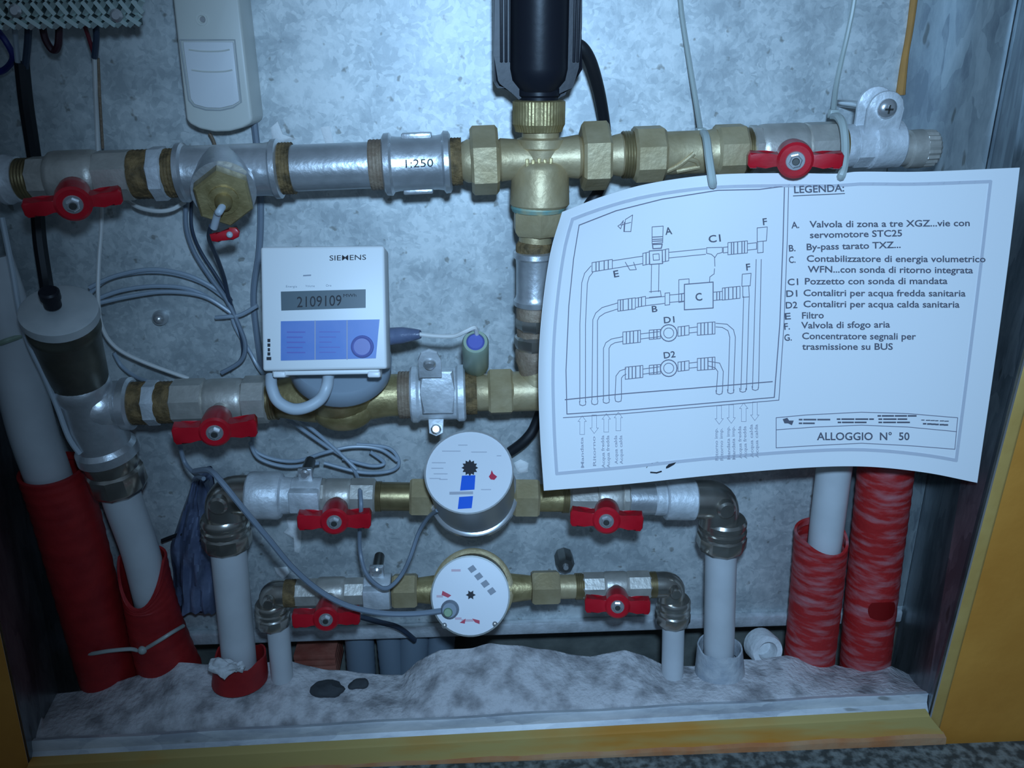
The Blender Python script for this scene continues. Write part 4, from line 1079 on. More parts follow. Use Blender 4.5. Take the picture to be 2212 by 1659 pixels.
# cream switch box
t = thing('switch_box', 'cream plastic box with a white rocker switch, top left of the cabinet', 'switch', P(460, 200, .0))
bw, bh = P(370, -40, .030), P(536, -40, .030)
def sb(px, py, d=.030): return P(px, py, d)
out = [(366, -60), (402, 258), (410, 268), (430, 278), (462, 285), (495, 284), (522, 277), (540, 268), (546, 258), (510, -60)]
bm = new(); quadbox(bm, [sb(*q) for q in out], FWD, 0.0295, 0.0016); obj('housing', bm, 'cream_plastic', t)
bm = new(); quadbox(bm, [sb(x, y, .0318) for x, y in ((394, 90), (411, 214), (420, 226), (445, 233), (475, 234), (502, 228), (517, 219), (503, 90))], FWD, 0.0016, 0.0006)
rk = obj('rocker', bm, 'white_plastic', t)
bm = new()
for y0, w in ((107, 0), (151, 6)):
    tube(bm, [sb(x, y0 + k, .0320) for x, k in ((408 + w, 0), (430 + w, 3), (455 + w, 4), (480 + w, 3), (496 + w, 0))], .0005, 6, 4)
obj('ridge', bm, 'cream_plastic', rk)
bm = new()
fr = [(389, 86), (408, 216), (419, 229), (445, 237), (476, 238), (504, 232), (521, 221), (507, 86)]
pts = [sb(x, y, .0304) for x, y in fr]; tube(bm, pts + [pts[0]], .0005, 6, 1, False); obj('rocker_frame', bm, 'cap_grey', t)
bm = new(); lathe(bm, sb(436, 42, .030), FWD, [(0, 12 * .00027), (.0006, 12 * .00027), (.0006, 8 * .00027), (-.0006, 6 * .00027)], 18); obj('screw_hole', bm, 'cream_plastic', t)
bm = new(); lathe(bm, sb(438, 42, .030), FWD, [(-.0002, 7 * .00027), (.0004, 5 * .00027)], 14); obj('screw', bm, 'steel', t)
# wire below the switch box; grey strip beside it stands in for its shadow
bm = new(); ptube(bm, [(452, 288, .010), (460, 302, .010), (466, 322, .012), (468, 345, .014)], .0011, 8); single('switch_wire', bm, 'rust_brown', 'thin reddish wire below the cream switch box', 'wire')
bm = new(); ptube(bm, [(546, 240, .002), (556, 330, .002), (563, 440, .002), (560, 540, .002), (548, 650, .002), (566, 800, .002)], .0022, 8); single('shadow_strip', bm, 'cable_grey', 'grey strip standing in for the switch box shadow, down the panel left of the heat meter', 'cable')

# ================================================================== WIRES
def wire(name, pts, r, m, label, cat='wire', k=8, group=None):
    bm = new(); ptube(bm, pts, r, 8, k); return single(name, bm, m, label, cat, group)
wire('flat_cable', [(47, 135, .030), (56, 220, .026), (68, 300, .018), (76, 360, .014), (80, 440, .014), (86, 520, .016), (98, 600, .022), (104, 640, .030)], .0042, 'black_rubber', 'thick black sheathed cable hanging behind the top left valve', 'cable')
wire('core_wire', [(30, 40, .040), (34, 90, .036), (40, 150, .030)], .0015, 'cable_pale', 'pale grey core wire above the thick black cable')
wire('core_wire', [(62, 40, .040), (60, 90, .036), (54, 150, .030)], .0020, 'cable_dark', 'dark core wire above the thick black cable')
wire('core_wire', [(-10, 60, .034), (14, 92, .034), (28, 125, .030), (10, 150, .02), (-20, 160, .02)], .0018, 'wire_blue', 'dark blue core wire at the left photo edge under the perforated plate')
wire('loop_wire', [(90, 40, .040), (97, 82, .038), (114, 108, .036), (126, 96, .038), (128, 40, .040)], .0020, 'wire_dark', 'dark looped wire hanging under the perforated plate')
wire('core_wire', [(176, 40, .040), (188, 70, .036), (203, 118, .030)], .0012, 'wire_red', 'dark red core wire right of the dark loop')
wire('core_wire', [(206, 40, .040), (208, 80, .036), (204, 124, .030)], .0018, 'cable_dark', 'dark core wire above the thin white wire')
wire('bell_wire', [(204, 116, .030), (206, 180, .022), (209, 260, .012), (212, 330, .010), (218, 420, .010), (219, 490, .012), (214, 560, .016), (212, 640, .022), (220, 705, .024), (250, 750, .024), (310, 782, .024), (408, 818, .024)], .0013, 'cable_white', 'thin white wire running down past the air vent to the second row valve')
wire('bell_wire', [(212, 126, .026), (216, 220, .018), (222, 320, .012)], .0009, 'rust_brown', 'thin brown wire beside the upper part of the white wire')
wire('bell_wire', [(270, 430, .020), (300, 448, .026), (340, 456, .028), (372, 452, .026), (400, 436, .022)], .0013, 'cable_white', 'white wire sagging below the top left hex nipple')
wire('probe_wire', [(402, 430, .020), (402, 490, .020), (420, 545, .018), (455, 600, .016), (488, 645, .014), (515, 700, .014), (530, 745, .014), (520, 780, .014), (478, 806, .016)], .0015, 'cable_grey', 'grey blue wire looping from the tee to the second row valve', 'wire')
wire('probe_wire', [(414, 430, .018), (414, 490, .018), (432, 540, .015), (470, 600, .013), (500, 650, .012)], .0011, 'cable_dark', 'thin dark wire beside the grey blue loop under the tee')
wire('probe_wire', [(456, 488, .094), (452, 515, .080), (468, 555, .050), (484, 600, .022), (496, 650, .014), (520, 720, .011), (524, 770, .011), (496, 800, .012)], .0013, 'cable_dark', 'dark blue probe wire hanging from the red seal')
coil = [
 [(188, 640, .02), (230, 604, .012), (300, 588, .010), (370, 590, .010), (440, 612, .010), (494, 650, .010)],
 [(192, 622, .02), (250, 596, .014), (330, 582, .012), (410, 596, .012), (480, 632, .012)],
 [(200, 650, .02), (260, 628, .012), (340, 618, .010), (420, 628, .010), (496, 672, .010)],
 [(212, 655, .02), (280, 640, .014), (360, 630, .013), (440, 640, .013), (500, 676, .013)]]
bm = new()
for c in coil: ptube(bm, c, .0014, 8)
ptube(bm, [(466, 686, .012), (490, 684, .014), (520, 680, .014), (556, 660, .016)], .0014, 8)
ptube(bm, [(494, 640, .010), (506, 700, .010), (540, 760, .010), (556, 790, .012), (572, 812, .016)], .0013, 8)
ptube(bm, [(246, 762, .012), (262, 790, .012), (290, 812, .016), (318, 824, .024)], .0013, 8)
single('cable_coil', bm, 'cable_pale_blue', 'coil of translucent grey cable on the panel right of the air vent', 'cable')
mid = [
 [(606, 892, .030), (640, 918, .026), (700, 960, .022), (748, 992, .022), (772, 1030, .030), (778, 1070, .076)],
 [(640, 900, .028), (690, 940, .024), (735, 980, .024), (770, 1014, .026)],
 [(546, 940, .020), (548, 970, .020), (585, 990, .020), (640, 996, .020), (700, 978, .022), (760, 965, .020), (820, 970, .018), (858, 995, .018)],
 [(540, 955, .022), (560, 990, .022), (620, 1008, .022), (690, 1000, .024)],
 [(700, 1000, .022), (780, 1020, .022), (840, 1018, .018), (862, 1000, .018), (840, 968, .016), (770, 960, .018)],
 [(740, 990, .020), (800, 1006, .018), (830, 1000, .016), (800, 976, .016)]]
bm = new()
for c in mid: ptube(bm, c, .0013, 8)
single('cable_coil', bm, 'cable_pale_blue', 'tangled coil of grey cable above the blue-striped water meter', 'cable')
wire('meter_wire', [(778, 1060, .080), (780, 1100, .088), (777, 1140, .070), (778, 1190, .066), (790, 1236, .075), (815, 1264, .083), (838, 1270, .085), (866, 1244, .080), (886, 1204, .066), (905, 1150, .060), (925, 1118, .066), (945, 1102, .078)], .0014, 'cable_grey', 'grey wire drooping in a U from the coil to the blue-striped meter')
wire('meter_wire', [(420, 1018, .085), (452, 1016, .096), (476, 1038, .104), (520, 1092, .108), (580, 1164, .106), (632, 1226, .102), (690, 1276, .100), (750, 1308, .106), (820, 1324, .110), (890, 1326, .110), (950, 1320, .106), (970, 1316, .104)], .0018, 'cable_grey', 'grey wire sweeping from the large left elbow down to the red-marked meter')
wire('meter_wire', [(388, 960, .060), (400, 1000, .060), (424, 1026, .070), (440, 1034, .080)], .0014, 'cable_grey', 'short grey wire under the second row valve handle')
wire('side_wire', [(4, 470, .070), (26, 580, .074), (42, 670, .077), (62, 740, .078), (96, 812, .077), (124, 880, .074), (148, 944, .072), (172, 980, .070)], .0016, 'cable_pale', 'pale grey wire beside the thick white pipe at far left', 'wire')
wire('drain_wire', [(770, 1330, .020), (820, 1344, .020), (862, 1356, .020), (896, 1382, .012)], .0020, 'cable_dark', 'dark wire end under the lower left red handle', 'wire')
wire('black_wire', [(350, 1168, .015), (376, 1158, .016), (396, 1154, .018), (420, 1166, .020), (446, 1166, .03)], .0014, 'black_rubber', 'black wire tied round the blue film bundle at left', 'wire')
wire('earth_wire', [(396, 1322, .004), (430, 1321, .004), (480, 1320, .004)], .0012, 'green_cap', 'yellow green wire behind the upright left pipe', 'wire')

# blue film bundle behind the left riser
bm = new(); rows = []
for j in range(25):
    f = j / 24; y = 1040 + 285 * f; row = []
    w = 20 + 34 * min(1, f * 2.2); cxx = 432 - 14 * f if f < .6 else 424 + 8 * (f - .6)
    for i in range(29):
        g = i / 28 * 2 - 1; x = cxx + w * g
        p = P(x, y, .012 + .016 * (1 - g * g)); p.y += 0.008 * noise.noise(Vector((g * 4.5 + f, f * 5, 2))); p.z += .004 * noise.noise(Vector((g * 3, 1, 5))) * f
        row.append(bm.verts.new(p))
    for i in range(28, -1, -1):
        q = row[i].co.copy(); q.y = max(q.y * 0.0 - 0.004, q.y + .003); row.append(bm.verts.new(q))
    rows.append(row)
for a, b in zip(rows, rows[1:]):
    for i in range(len(a)): bm.faces.new((a[i], a[(i + 1) % len(a)], b[(i + 1) % len(b)], b[i]))
bm.faces.new(rows[0]); bm.faces.new(rows[-1])
single('film_bundle', bm, 'film_blue', 'crumpled dark blue plastic film bundled behind the upright left pipe', 'film')

# hollow brick and grey conduits in the opening behind the lower edge
bm = new(); a = P(690, 1412, -.030); n = 5
for k in range(n):
    box(bm, a + UP * ((k - 2) * .0058), Vector((.0165, 0, 0)), Vector((0, .020, 0)), UP * .0023, .0006)
box(bm, a + Vector((0, .006, 0)), Vector((.0155, 0, 0)), Vector((0, .013, 0)), UP * .0135)
single('hollow_brick', bm, 'brick', 'red ribbed hollow brick seen through the gap under the lower left red handle', 'brick')
for i, (x0, x1, r, lab) in enumerate(((775, 782, 32, 'grey conduit stub right of the red hollow brick'), (838, 850, 28, 'second grey conduit stub right of the red hollow brick'), (896, 890, 33, 'grey conduit stub below the left edge of the red-marked meter'), (955, 948, 30, 'grey conduit stub below the red-marked meter'))):
    a, b = P(x0, 1352, -.018), P(x1, 1470, -.018); m_ = mpp(a)
    bm = new(); n = 14; L = (b - a).length
    prof = []
    for k in range(n + 1): prof.append((L * k / n, r * m_ * (1 if k % 2 else .975)))
    lathe(bm, a, b - a, prof, 24); single('grey_conduit', bm, 'grey_conduit', lab, 'conduit', 'grey conduits in the gap')

# bolts and plaster on the panel
bm = new(); q = P(349, 684, .0); lathe(bm, q, FWD, [(.000, 16 * .0003), (.003, 17 * .0003), (.0055, 15 * .0003), (.0075, 11 * .0003), (.0088, 6 * .0003), (.0092, .0002)], 24); single('panel_screw', bm, 'steel', 'shiny round screw head inside the cable coil at left', 'screw')
def blob(pts, th, label, seed=0):
    c = [sum(p[i] for p in pts) / len(pts) for i in (0, 1)]
    bm = new(); rings = []
    for s, d in ((1.0, .0002), (.86, th * .7), (.55, th), (.2, th * 1.1)):
        rings.append([bm.verts.new(P(c[0] + (x - c[0]) * s, c[1] + (y - c[1]) * s, d + .0004 * noise.noise(Vector((x * .3, y * .3, s + seed))))) for x, y in pts])
    for a, b in zip(rings, rings[1:]):
        for k in range(len(a)): bm.faces.new((a[k], a[(k + 1) % len(a)], b[(k + 1) % len(a)], b[k]))
    bm.faces.new(rings[-1])
    return tag(obj('plaster_smear', bm, 'white_plaster', sharp=70), label, 'plaster', 'white plaster smears on the panel')
blob([(618, 1118), (640, 1112), (652, 1140), (650, 1180), (646, 1194), (636, 1192), (634, 1165), (612, 1150), (622, 1140)], .003, 'white plaster smear below the small clamp of the upper meter row')
blob([(592, 1226), (620, 1224), (626, 1236), (612, 1252), (598, 1240)], .002, 'small white plaster smear above the lower left elbow')
blob([(692, 275), (712, 272), (724, 318), (706, 320)], .0012, 'pale plaster streak above the straight galvanised pipe')
blob([(584, 276), (600, 262), (612, 290), (640, 300), (604, 310), (588, 302)], .0015, 'pale plaster patch above the right end of the galvanised tee')
blob([(1110, 1000), (1124, 992), (1142, 1000), (1140, 1020), (1118, 1024)], .002, 'small pale plaster patch right of the blue-striped meter')
# chunk of plaster in front of the red collar
bm = new(); sphere(bm, P(490, 1440, .076), .0075, 28, 18, 1.5, .8, .7)
for v in bm.verts: v.co += v.normal * (.0045 * noise.noise(v.co * 160) + .002 * noise.noise(v.co * 420))
single('plaster_chunk', bm, 'plaster', 'white plaster chunk in front of the torn red collar', 'plaster')
def mortar_pt(x, y):
    yf = 1598 - (1598 - 1494) * (x - 60) / 1940; k = min(max((y - yf) / (yb(x) - yf), 0), 1) ** (1 / .85)
    return P(x, y, 0.088 - 0.044 * k)
for x, y, r, lab in ((706, 1492, .0085, 'dark stone lying in the mortar below the red hollow brick'), (772, 1480, .0050, 'smaller dark stone lying in the mortar right of the larger one')):
    bm = new(); bmesh.ops.create_icosphere(bm, subdivisions=3, radius=r, matrix=Matrix.Translation(mortar_pt(x, y) + UP * .001) @ Matrix.Diagonal((1.4, 1.0, .55, 1)))
    for v in bm.verts: v.co += v.normal * .0025 * noise.noise(v.co * 160)
    single('dark_stone', bm, 'dark_stone', lab, 'stone')

# ================================================================== THE PAPER SHEET
TOPE = [(0, 1215, 458), (.09, 1300, 425), (.20, 1400, 397), (.335, 1535, 378), (.50, 1690, 374), (.62, 1812, 375), (.66, 1850, 371), (.80, 1985, 371), (1, 2203, 362)]
BOTE = [(0, 1175, 1060), (.18, 1350, 1046), (.40, 1555, 1025), (.60, 1745, 1010), (.74, 1872, 1008), (.88, 2000, 1021), (1, 2111, 1043)]
LEFE = [(0, 1215, 458), (.14, 1190, 545), (.36, 1171, 680), (.57, 1164, 800), (.80, 1167, 935), (1, 1175, 1060)]
RIGE = [(0, 2203, 362), (.30, 2179, 560), (.62, 2150, 775), (1, 2111, 1043)]
def curve(tab, t):
    for i in range(len(tab) - 1):
        if t <= tab[i + 1][0] or i == len(tab) - 2:
            a, b = tab[i], tab[i + 1]; p = tab[max(i - 1, 0)]; q = tab[min(i + 2, len(tab) - 1)]
            f = (t - a[0]) / (b[0] - a[0]); h = b[0] - a[0]; o = []
            for k in (1, 2):
                m0 = (b[k] - p[k]) / (b[0] - p[0]) * h; m1 = (q[k] - a[k]) / (q[0] - a[0]) * h
                o.append((2 * f ** 3 - 3 * f * f + 1) * a[k] + (f ** 3 - 2 * f * f + f) * m0 + (-2 * f ** 3 + 3 * f * f) * b[k] + (f ** 3 - f * f) * m1)
            return o
def sheet_px(u, v):
    t, b, l, r = curve(TOPE, u), curve(BOTE, u), curve(LEFE, v), curve(RIGE, v)
    c00, c10, c01, c11 = (1215, 458), (2203, 362), (1175, 1060), (2111, 1043)
    return [(1 - v) * t[k] + v * b[k] + (1 - u) * l[k] + u * r[k] - ((1 - u) * (1 - v) * c00[k] + u * (1 - v) * c10[k] + (1 - u) * v * c01[k] + u * v * c11[k]) for k in (0, 1)]
def sheet_d(u, v):
    return .0800 + .020 * v + .028 * max(0, (.32 - u) / .32) ** 2 * (1 - .4 * v) + .004 * v * math.cos(2 * PI * (u - .1)) - .003 * math.sin(PI * v) * (u > .0)
def sheet(u, v):
    x, y = sheet_px(u, v); return P(x, y, sheet_d(u, v))
def sheet_inv(px, py, g=[.5, .5]):
    u, v = (px - 1190) / 960, (py - 400) / 640
    for _ in range(12):
        x, y = sheet_px(u, v); ex, ey = px - x, py - y
        if abs(ex) + abs(ey) < .02: break
        h = 1e-3; x1, y1 = sheet_px(u + h, v); x2, y2 = sheet_px(u, v + h)
        a, b, c, d = (x1 - x) / h, (x2 - x) / h, (y1 - y) / h, (y2 - y) / h
        det = a * d - b * c; u += (d * ex - b * ey) / det; v += (-c * ex + a * ey) / det
    return u, v
def sheet_pt(px, py, lift=.0004):
    u, v = sheet_inv(px, py)
    u = min(max(u, 0), 1); v = min(max(v, 0), 1)
    h = 2e-3; p = sheet(u, v); du = sheet(min(u + h, 1), v) - sheet(max(u - h, 0), v); dv = sheet(u, min(v + h, 1)) - sheet(u, max(v - h, 0))
    n = du.cross(dv).normalized(); n = n if n.dot(CAM - p) > 0 else -n
    return p + n * lift
t = thing('paper_sheet', 'white printed paper sheet with a piping diagram hanging from two cable ties', 'paper', sheet(.5, .5))
bm = new(); NU, NV = 96, 56
g = [[bm.verts.new(sheet(i / NU, j / NV)) for i in range(NU + 1)] for j in range(NV + 1)]
for j in range(NV):
    for i in range(NU): bm.faces.new((g[j][i], g[j + 1][i], g[j + 1][i + 1], g[j][i + 1]))
bm.normal_update()
if sum(f.normal.y for f in bm.faces) > 0: bmesh.ops.reverse_faces(bm, faces=bm.faces[:])
bmesh.ops.solidify(bm, geom=bm.faces[:], thickness=0.00025)
obj('sheet', bm, 'paper', t)

def ln(bm, pts, w=1.7, close=False):
    if close: pts = pts + [pts[0]]
    for (x0, y0), (x1, y1) in zip(pts, pts[1:]):
        L = math.hypot(x1 - x0, y1 - y0)
        if L < .01: continue
        k = max(1, int(L / 22)); nx, ny = -(y1 - y0) / L * w / 2, (x1 - x0) / L * w / 2
        ex, ey = (x1 - x0) / L * w * .3, (y1 - y0) / L * w * .3
        pr = None
        for i in range(k + 1):
            f = i / k; x, y = x0 - ex + (x1 - x0 + 2 * ex) * f, y0 - ey + (y1 - y0 + 2 * ey) * f
            c = (bm.verts.new(sheet_pt(x + nx, y + ny)), bm.verts.new(sheet_pt(x - nx, y - ny)))
            if pr: bm.faces.new((pr[0], pr[1], c[1], c[0]))
            pr = c
def fill(bm, pts): bm.faces.new([bm.verts.new(sheet_pt(x, y, .0005)) for x, y in pts])
def txt(bm, s, x0, y0, x1, y1, h):
    L = math.hypot(x1 - x0, y1 - y0); vx, vy = -(y1 - y0) / L, (x1 - x0) / L
    put_text(bm, s, lambda a, b: sheet_pt(x0 + (x1 - x0) * a - vx * b * h, y0 + (y1 - y0) * a - vy * b * h, .00045), .017)
def along(f0, f1, n=14, fn=curve):
    return [f0 + (f1 - f0) * i / n for i in range(n + 1)]
# printed frames
bm = new()
def uvline(bm, uv, w=1.7):
    ln(bm, [tuple(sheet_px(u, v)) for u, v in uv], w)
for k, w in ((0.0, 7.0), ):
    U0, U1, V0, V1 = .030, .945, .042, .945
    uvline(bm, [(u, V0) for u in along(U0, U1, 30)], w); uvline(bm, [(u, V1) for u in along(U0, U1, 30)], w)
    uvline(bm, [(U0, v) for v in along(V0, V1, 20)], w); uvline(bm, [(U1, v) for v in along(V0, V1, 20)], w)
obj('outer_frame', bm, 'print_faint', t)
bm = new()
ln(bm, [(1250, 486), (1330, 455), (1430, 430), (1550, 411), (1640, 409), (1694, 402), (1691, 520), (1684, 700), (1672, 858)], 2.2)
ln(bm, [(1672, 858), (1500, 873), (1350, 886), (1224, 894), (1222, 800), (1228, 660), (1238, 560), (1250, 486)], 2.0)
ln(bm, [(1703, 404), (1700, 520), (1693, 700), (1682, 864), (1500, 880), (1350, 893), (1216, 902)], 1.6)
ln(bm, [(1220, 863), (1350, 850), (1500, 838), (1668, 824)], 2.2)
obj('diagram_frame', bm, 'print_line', t)
# pipe drawing
bm = new(); W1 = 1.5
def dbl(pts0, pts1): ln(bm, pts0, W1); ln(bm, pts1, W1)
dbl([(1252, 868), (1252, 700), (1256, 610), (1262, 590), (1276, 574)], [(1264, 868), (1264, 700), (1268, 612), (1272, 598), (1280, 588)])
dbl([(1278, 864), (1280, 690), (1286, 676), (1300, 664), (1334, 654)], [(1290, 864), (1290, 692), (1294, 684), (1306, 676), (1334, 667)])
dbl([(1303, 862), (1303, 752), (1308, 740), (1320, 732), (1345, 727)], [(1315, 862), (1315, 752), (1319, 745), (1328, 740), (1345, 737)])
dbl([(1328, 860), (1330, 812), (1338, 801), (1352, 796)], [(1342, 860), (1342, 816), (1346, 811), (1352, 808)])
for x, y in ((1258, 871), (1284, 869), (1309, 866), (1335, 863), (1553, 847), (1578, 845), (1604, 842), (1631, 838)):
    ln(bm, [(x - 7, y - 4), (x - 6, y + 3), (x, y + 5), (x + 6, y + 3), (x + 7, y - 4)], W1)
dbl([(1625, 838), (1633, 560)], [(1638, 838), (1644, 560)])
dbl([(1600, 842), (1606, 640)], [(1612, 842), (1618, 640)])
dbl([(1572, 845), (1576, 728), (1572, 714), (1560, 707), (1546, 706)], [(1584, 845), (1588, 728), (1584, 712), (1570, 700), (1546, 698)])
dbl([(1547, 847), (1550, 802), (1544, 794), (1530, 790)], [(1560, 847), (1562, 802), (1554, 784), (1530, 780)])
def band(x0, y0, x1, y1, h, ticks):
    ln(bm, [(x0, y0 - h), (x1, y1 - h), (x1, y1 + h), (x0, y0 + h)], W1, True)
    for f in ticks:
        x, y = x0 + (x1 - x0) * f, y0 + (y1 - y0) * f; ln(bm, [(x, y - h), (x, y + h)], W1 + .6)
band(1278, 577, 1322, 570, 10, (.2, .35, .6, .8)); ln(bm, [(1322, 563), (1388, 553)], W1); ln(bm, [(1322, 580), (1388, 569)], W1)
ln(bm, [(1350, 566), (1360, 583), (1374, 582), (1368, 566)], W1)
band(1388, 560, 1402, 557, 13, (.5,)); band(1430, 553, 1444, 550, 13, (.5,))
ln(bm, [(1402, 542), (1430, 540), (1431, 569), (1403, 571)], 2.0, True); ln(bm, [(1410, 549), (1423, 548), (1424, 561), (1411, 562)], W1, True)
ln(bm, [(1408, 490), (1432, 488), (1431, 524), (1408, 526)], W1, True)
for y in (512, 517, 521): ln(bm, [(1408, y), (1431, y - 1)], 2)
ln(bm, [(1409, 528), (1430, 527), (1428, 536), (1410, 537)], 2.4, True)
dbl([(1444, 545), (1524, 537)], [(1444, 557), (1524, 549)])
ln(bm, [(1526, 535), (1560, 534), (1560, 545), (1549, 548), (1544, 556), (1536, 549), (1526, 547)], W1, True)
ln(bm, [(1543, 556), (1544, 575)], W1); ln(bm, [(1543, 580), (1542, 592)], W1); ln(bm, [(1541, 592), (1533, 598), (1532, 610)], W1)
band(1562, 540, 1572, 539, 6, ()); band(1572, 537, 1614, 533, 13, (.18, .3, .5, .72, .85)); band(1614, 533, 1634, 531, 7, ())
ln(bm, [(1635, 492), (1657, 490), (1655, 520), (1635, 522)], W1, True); ln(bm, [(1636, 522), (1636, 546), (1648, 545), (1648, 521)], W1)
ln(bm, [(1603, 592), (1622, 590), (1620, 617), (1602, 618)], W1, True); ln(bm, [(1604, 618), (1604, 642), (1618, 641), (1617, 617)], W1)
dbl([(1407, 572), (1406, 632)], [(1423, 571), (1422, 630)])
ln(bm, [(1402, 630), (1426, 628), (1428, 640), (1402, 642)], W1)
band(1334, 660, 1372, 655, 12, (.15, .3, .6, .8)); band(1372, 654, 1394, 650, 10, (.3, .6)); ln(bm, [(1394, 644), (1436, 640)], W1); ln(bm, [(1394, 660), (1436, 655)], W1)
band(1436, 646, 1446, 645, 13, ()); ln(bm, [(1446, 637), (1478, 634)], W1); ln(bm, [(1446, 653), (1478, 650)], W1); band(1466, 644, 1478, 642, 9, (.5,))
ln(bm, [(1478, 614), (1540, 609), (1540, 665), (1478, 669)], 2.2, True); ln(bm, [(1466, 634), (1466, 604), (1488, 602), (1488, 613)], W1)
band(1540, 640, 1560, 638, 9, (.4, .7)); band(1560, 635, 1598, 631, 13, (.15, .35, .6, .8))
for yy, xa in ((718, 1345), (794, 1350)):
    band(xa, yy + 12, xa + 38, yy + 8, 13, (.2, .4, .6, .85)); ln(bm, [(xa + 38, yy + 3), (1424, yy - 2)], W1); ln(bm, [(xa + 38, yy + 14), (1424, yy + 9)], W1)
    band(1402, yy + 5, 1426, yy + 3, 10, (.4, .7))
    ln(bm, [(1444 + 18 * math.cos(2 * PI * i / 20), yy + 1 + 18 * math.sin(2 * PI * i / 20)) for i in range(20)], 2.2, True)
    ln(bm, [(1444 + 11 * math.cos(2 * PI * i / 14), yy + 1 + 11 * math.sin(2 * PI * i / 14)) for i in range(14)], W1, True)
    band(1464, yy - 2, 1488, yy - 5, 10, (.3, .6)); ln(bm, [(1488, yy - 10), (1506, yy - 12)], W1); ln(bm, [(1488, yy + 1), (1506, yy - 1)], W1)
    band(1506, yy - 7, 1544, yy - 10, 13, (.2, .4, .6, .85))
ln(bm, [(1340, 484), (1346, 476), (1340, 494), (1334, 488)], W1, True); ln(bm, [(1350, 474), (1366, 464), (1362, 500), (1348, 500)], W1, True); ln(bm, [(1348, 480), (1347, 500)], 2); ln(bm, [(1340, 486), (1362, 480)], W1)
obj('pipe_drawing', bm, 'print_line', t)
# arrows and the small upright captions under the frame
for i, (x, y) in enumerate(((1257, 898), (1283, 896), (1309, 893), (1335, 890), (1553, 876), (1579, 874), (1606, 870), (1630, 868))):
    bm = new(); up = i not in (1, 4, 5, 7)
    o = [(-9, 12), (0, 0), (9, 12), (5, 12), (5, 40), (-5, 40), (-5, 12)] if up else [(-9, 28), (-5, 28), (-5, 0), (5, 0), (5, 28), (9, 28), (0, 40)]
    ln(bm, [(x + a, y + b) for a, b in o], 1.2, True); obj('arrow', bm, 'print_pale', t)
CAPS = ['Mandata', 'Ritorno', 'Acqua fredda', 'Acqua calda', 'Ritorno imp.', 'Mandata imp.', 'Acqua fredda', 'Acqua calda']
for i, (x, y0, y1) in enumerate(((1257, 1010, 944), (1283, 1006, 942), (1308, 1010, 940), (1336, 1002, 940), (1553, 994, 924), (1579, 992, 920), (1604, 990, 920), (1629, 988, 916))):
    bm = new()
    for dx in ((0,) if i < 2 else (-6, 5)):
        txt(bm, CAPS[i], x + 4 + dx, y0, x + 4 + dx - 2, y1, 7)
    obj('caption', bm, 'print_pale', t)
for s, x0, y0, x1, y1, h in (('A', 1437, 507, 1452, 505, 16), ('C1', 1531, 524, 1557, 521, 16), ('F', 1648, 486, 1657, 485, 15), ('F', 1612, 584, 1621, 583, 15), ('E', 1326, 599, 1337, 597, 15), ('B', 1408, 674, 1420, 673, 14), ('C', 1503, 650, 1517, 648, 17), ('D1', 1434, 698, 1457, 696, 14), ('D2', 1434, 774, 1459, 771, 14)):
    bm = new(); txt(bm, s, x0, y0, x1, y1, h); obj('diagram_letter', bm, 'print_text', t)
bm = new()
txt(bm, 'LEGENDA:', 1715, 417, 1823, 413, 16); ln(bm, [(1713, 423), (1824, 418)], 1.8)
obj('heading', bm, 'print_text', t)
bm = new()
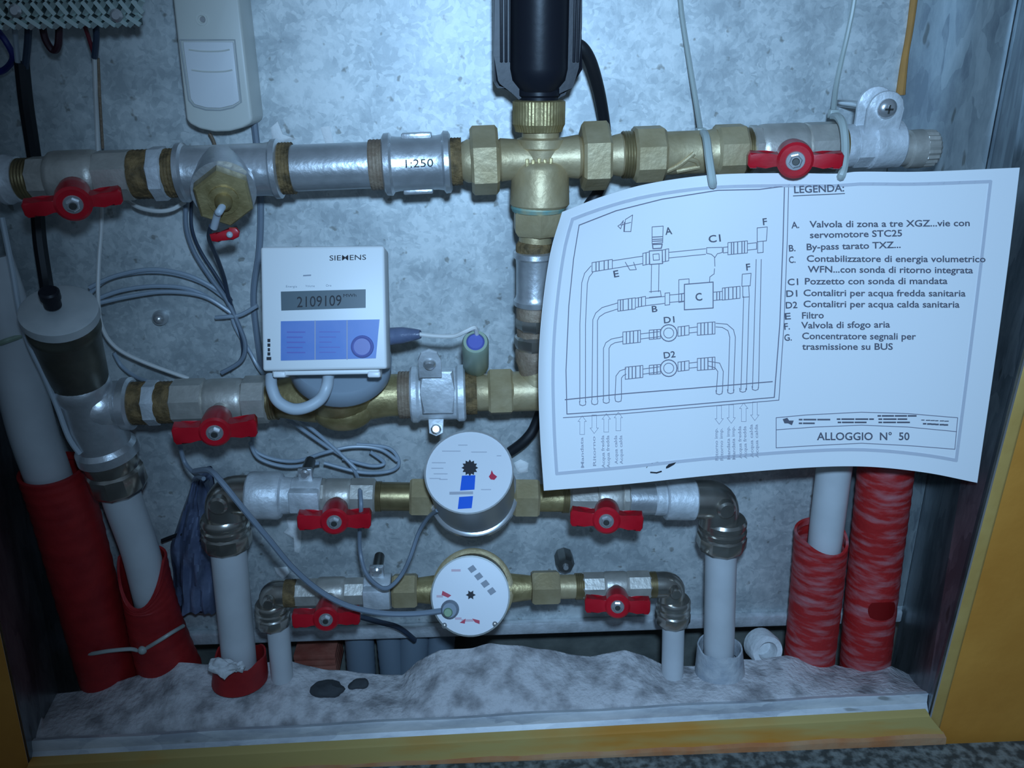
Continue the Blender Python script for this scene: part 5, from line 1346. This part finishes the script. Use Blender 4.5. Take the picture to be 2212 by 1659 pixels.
for s, x0, y0, x1, y1 in (('A.', 1709, 493, 1726, 492), ('Valvola di zona a tre XGZ...vie con', 1748, 491, 2094, 488), ('servomotore STC25', 1749, 514, 1948, 510),
    ('B.', 1704, 543, 1718, 542), ('By-pass tarato TXZ...', 1742, 540, 1945, 535), ('C.', 1704, 568, 1718, 567), ('Contabilizzatore di energia volumetrico', 1742, 565, 2128, 566),
    ('WFN...con sonda di ritorno integrata', 1744, 588, 2101, 590), ('C1', 1701, 616, 1724, 615), ('Pozzetto con sonda di mandata', 1738, 614, 2046, 613),
    ('D1', 1698, 641, 1722, 640), ('Contalitri per acqua fredda sanitaria', 1735, 639, 2085, 640), ('D2', 1697, 666, 1722, 665), ('Contalitri per acqua calda sanitaria', 1735, 663, 2072, 664),
    ('E', 1695, 690, 1708, 689), ('Filtro', 1732, 688, 1779, 687), ('F.', 1694, 712, 1706, 711), ('Valvola di sfogo aria', 1730, 709, 1922, 707),
    ('G.', 1694, 736, 1710, 735), ('Concentratore segnali per', 1732, 732, 1978, 733), ('trasmissione su BUS', 1732, 755, 1928, 755)):
    txt(bm, s, x0, y0, x1, y1, 14.5)
obj('legend_text', bm, 'print_text', t)
bm = new()
ln(bm, [(1676, 902), (1740, 896), (1860, 890), (1960, 893), (2068, 902), (2062, 970), (1960, 962), (1860, 957), (1760, 962), (1676, 967)], 1.5, True)
ln(bm, [(1676, 928), (1760, 922), (1860, 918), (1960, 922), (2066, 932)], 1.5)
obj('title_box', bm, 'print_line', t)
bm = new()
fill(bm, [(1690, 905), (1700, 902), (1704, 908), (1714, 908), (1710, 918), (1702, 914), (1694, 914)])
for x, y, w in ((1726, 906, 70), (1726, 914, 36), (1808, 905, 80), (1810, 912, 64), (1896, 898, 84), (1898, 905, 62), (1898, 912, 70), (1990, 907, 60), (1994, 915, 54)):
    k = max(3, int(w / 9))
    for i in range(k):
        a = x + w * i / k; b = a + w / k * (.82 if i % 3 else .6); ln(bm, [(a, y + (x > 1980) * i * .5), (b, y + (x > 1980) * i * .5)], 3.4 if x != 1990 else 2)
obj('title_print', bm, 'print_text', t)
bm = new(); txt(bm, 'ALLOGGIO  N\u00b0  50', 1764, 950, 1964, 950, 17)
obj('flat_number', bm, 'print_text', t)
bm = new(); fill(bm, [(1438, 1008), (1444, 1002), (1460, 998), (1456, 1003), (1444, 1010), (1438, 1012)]); ln(bm, [(1405, 1020), (1418, 1021), (1428, 1018)], 3.2)
ln(bm, [(1396, 1010), (1402, 1002), (1420, 998), (1436, 1000)], 1.2)
obj('ink_stain', bm, 'ink', t)
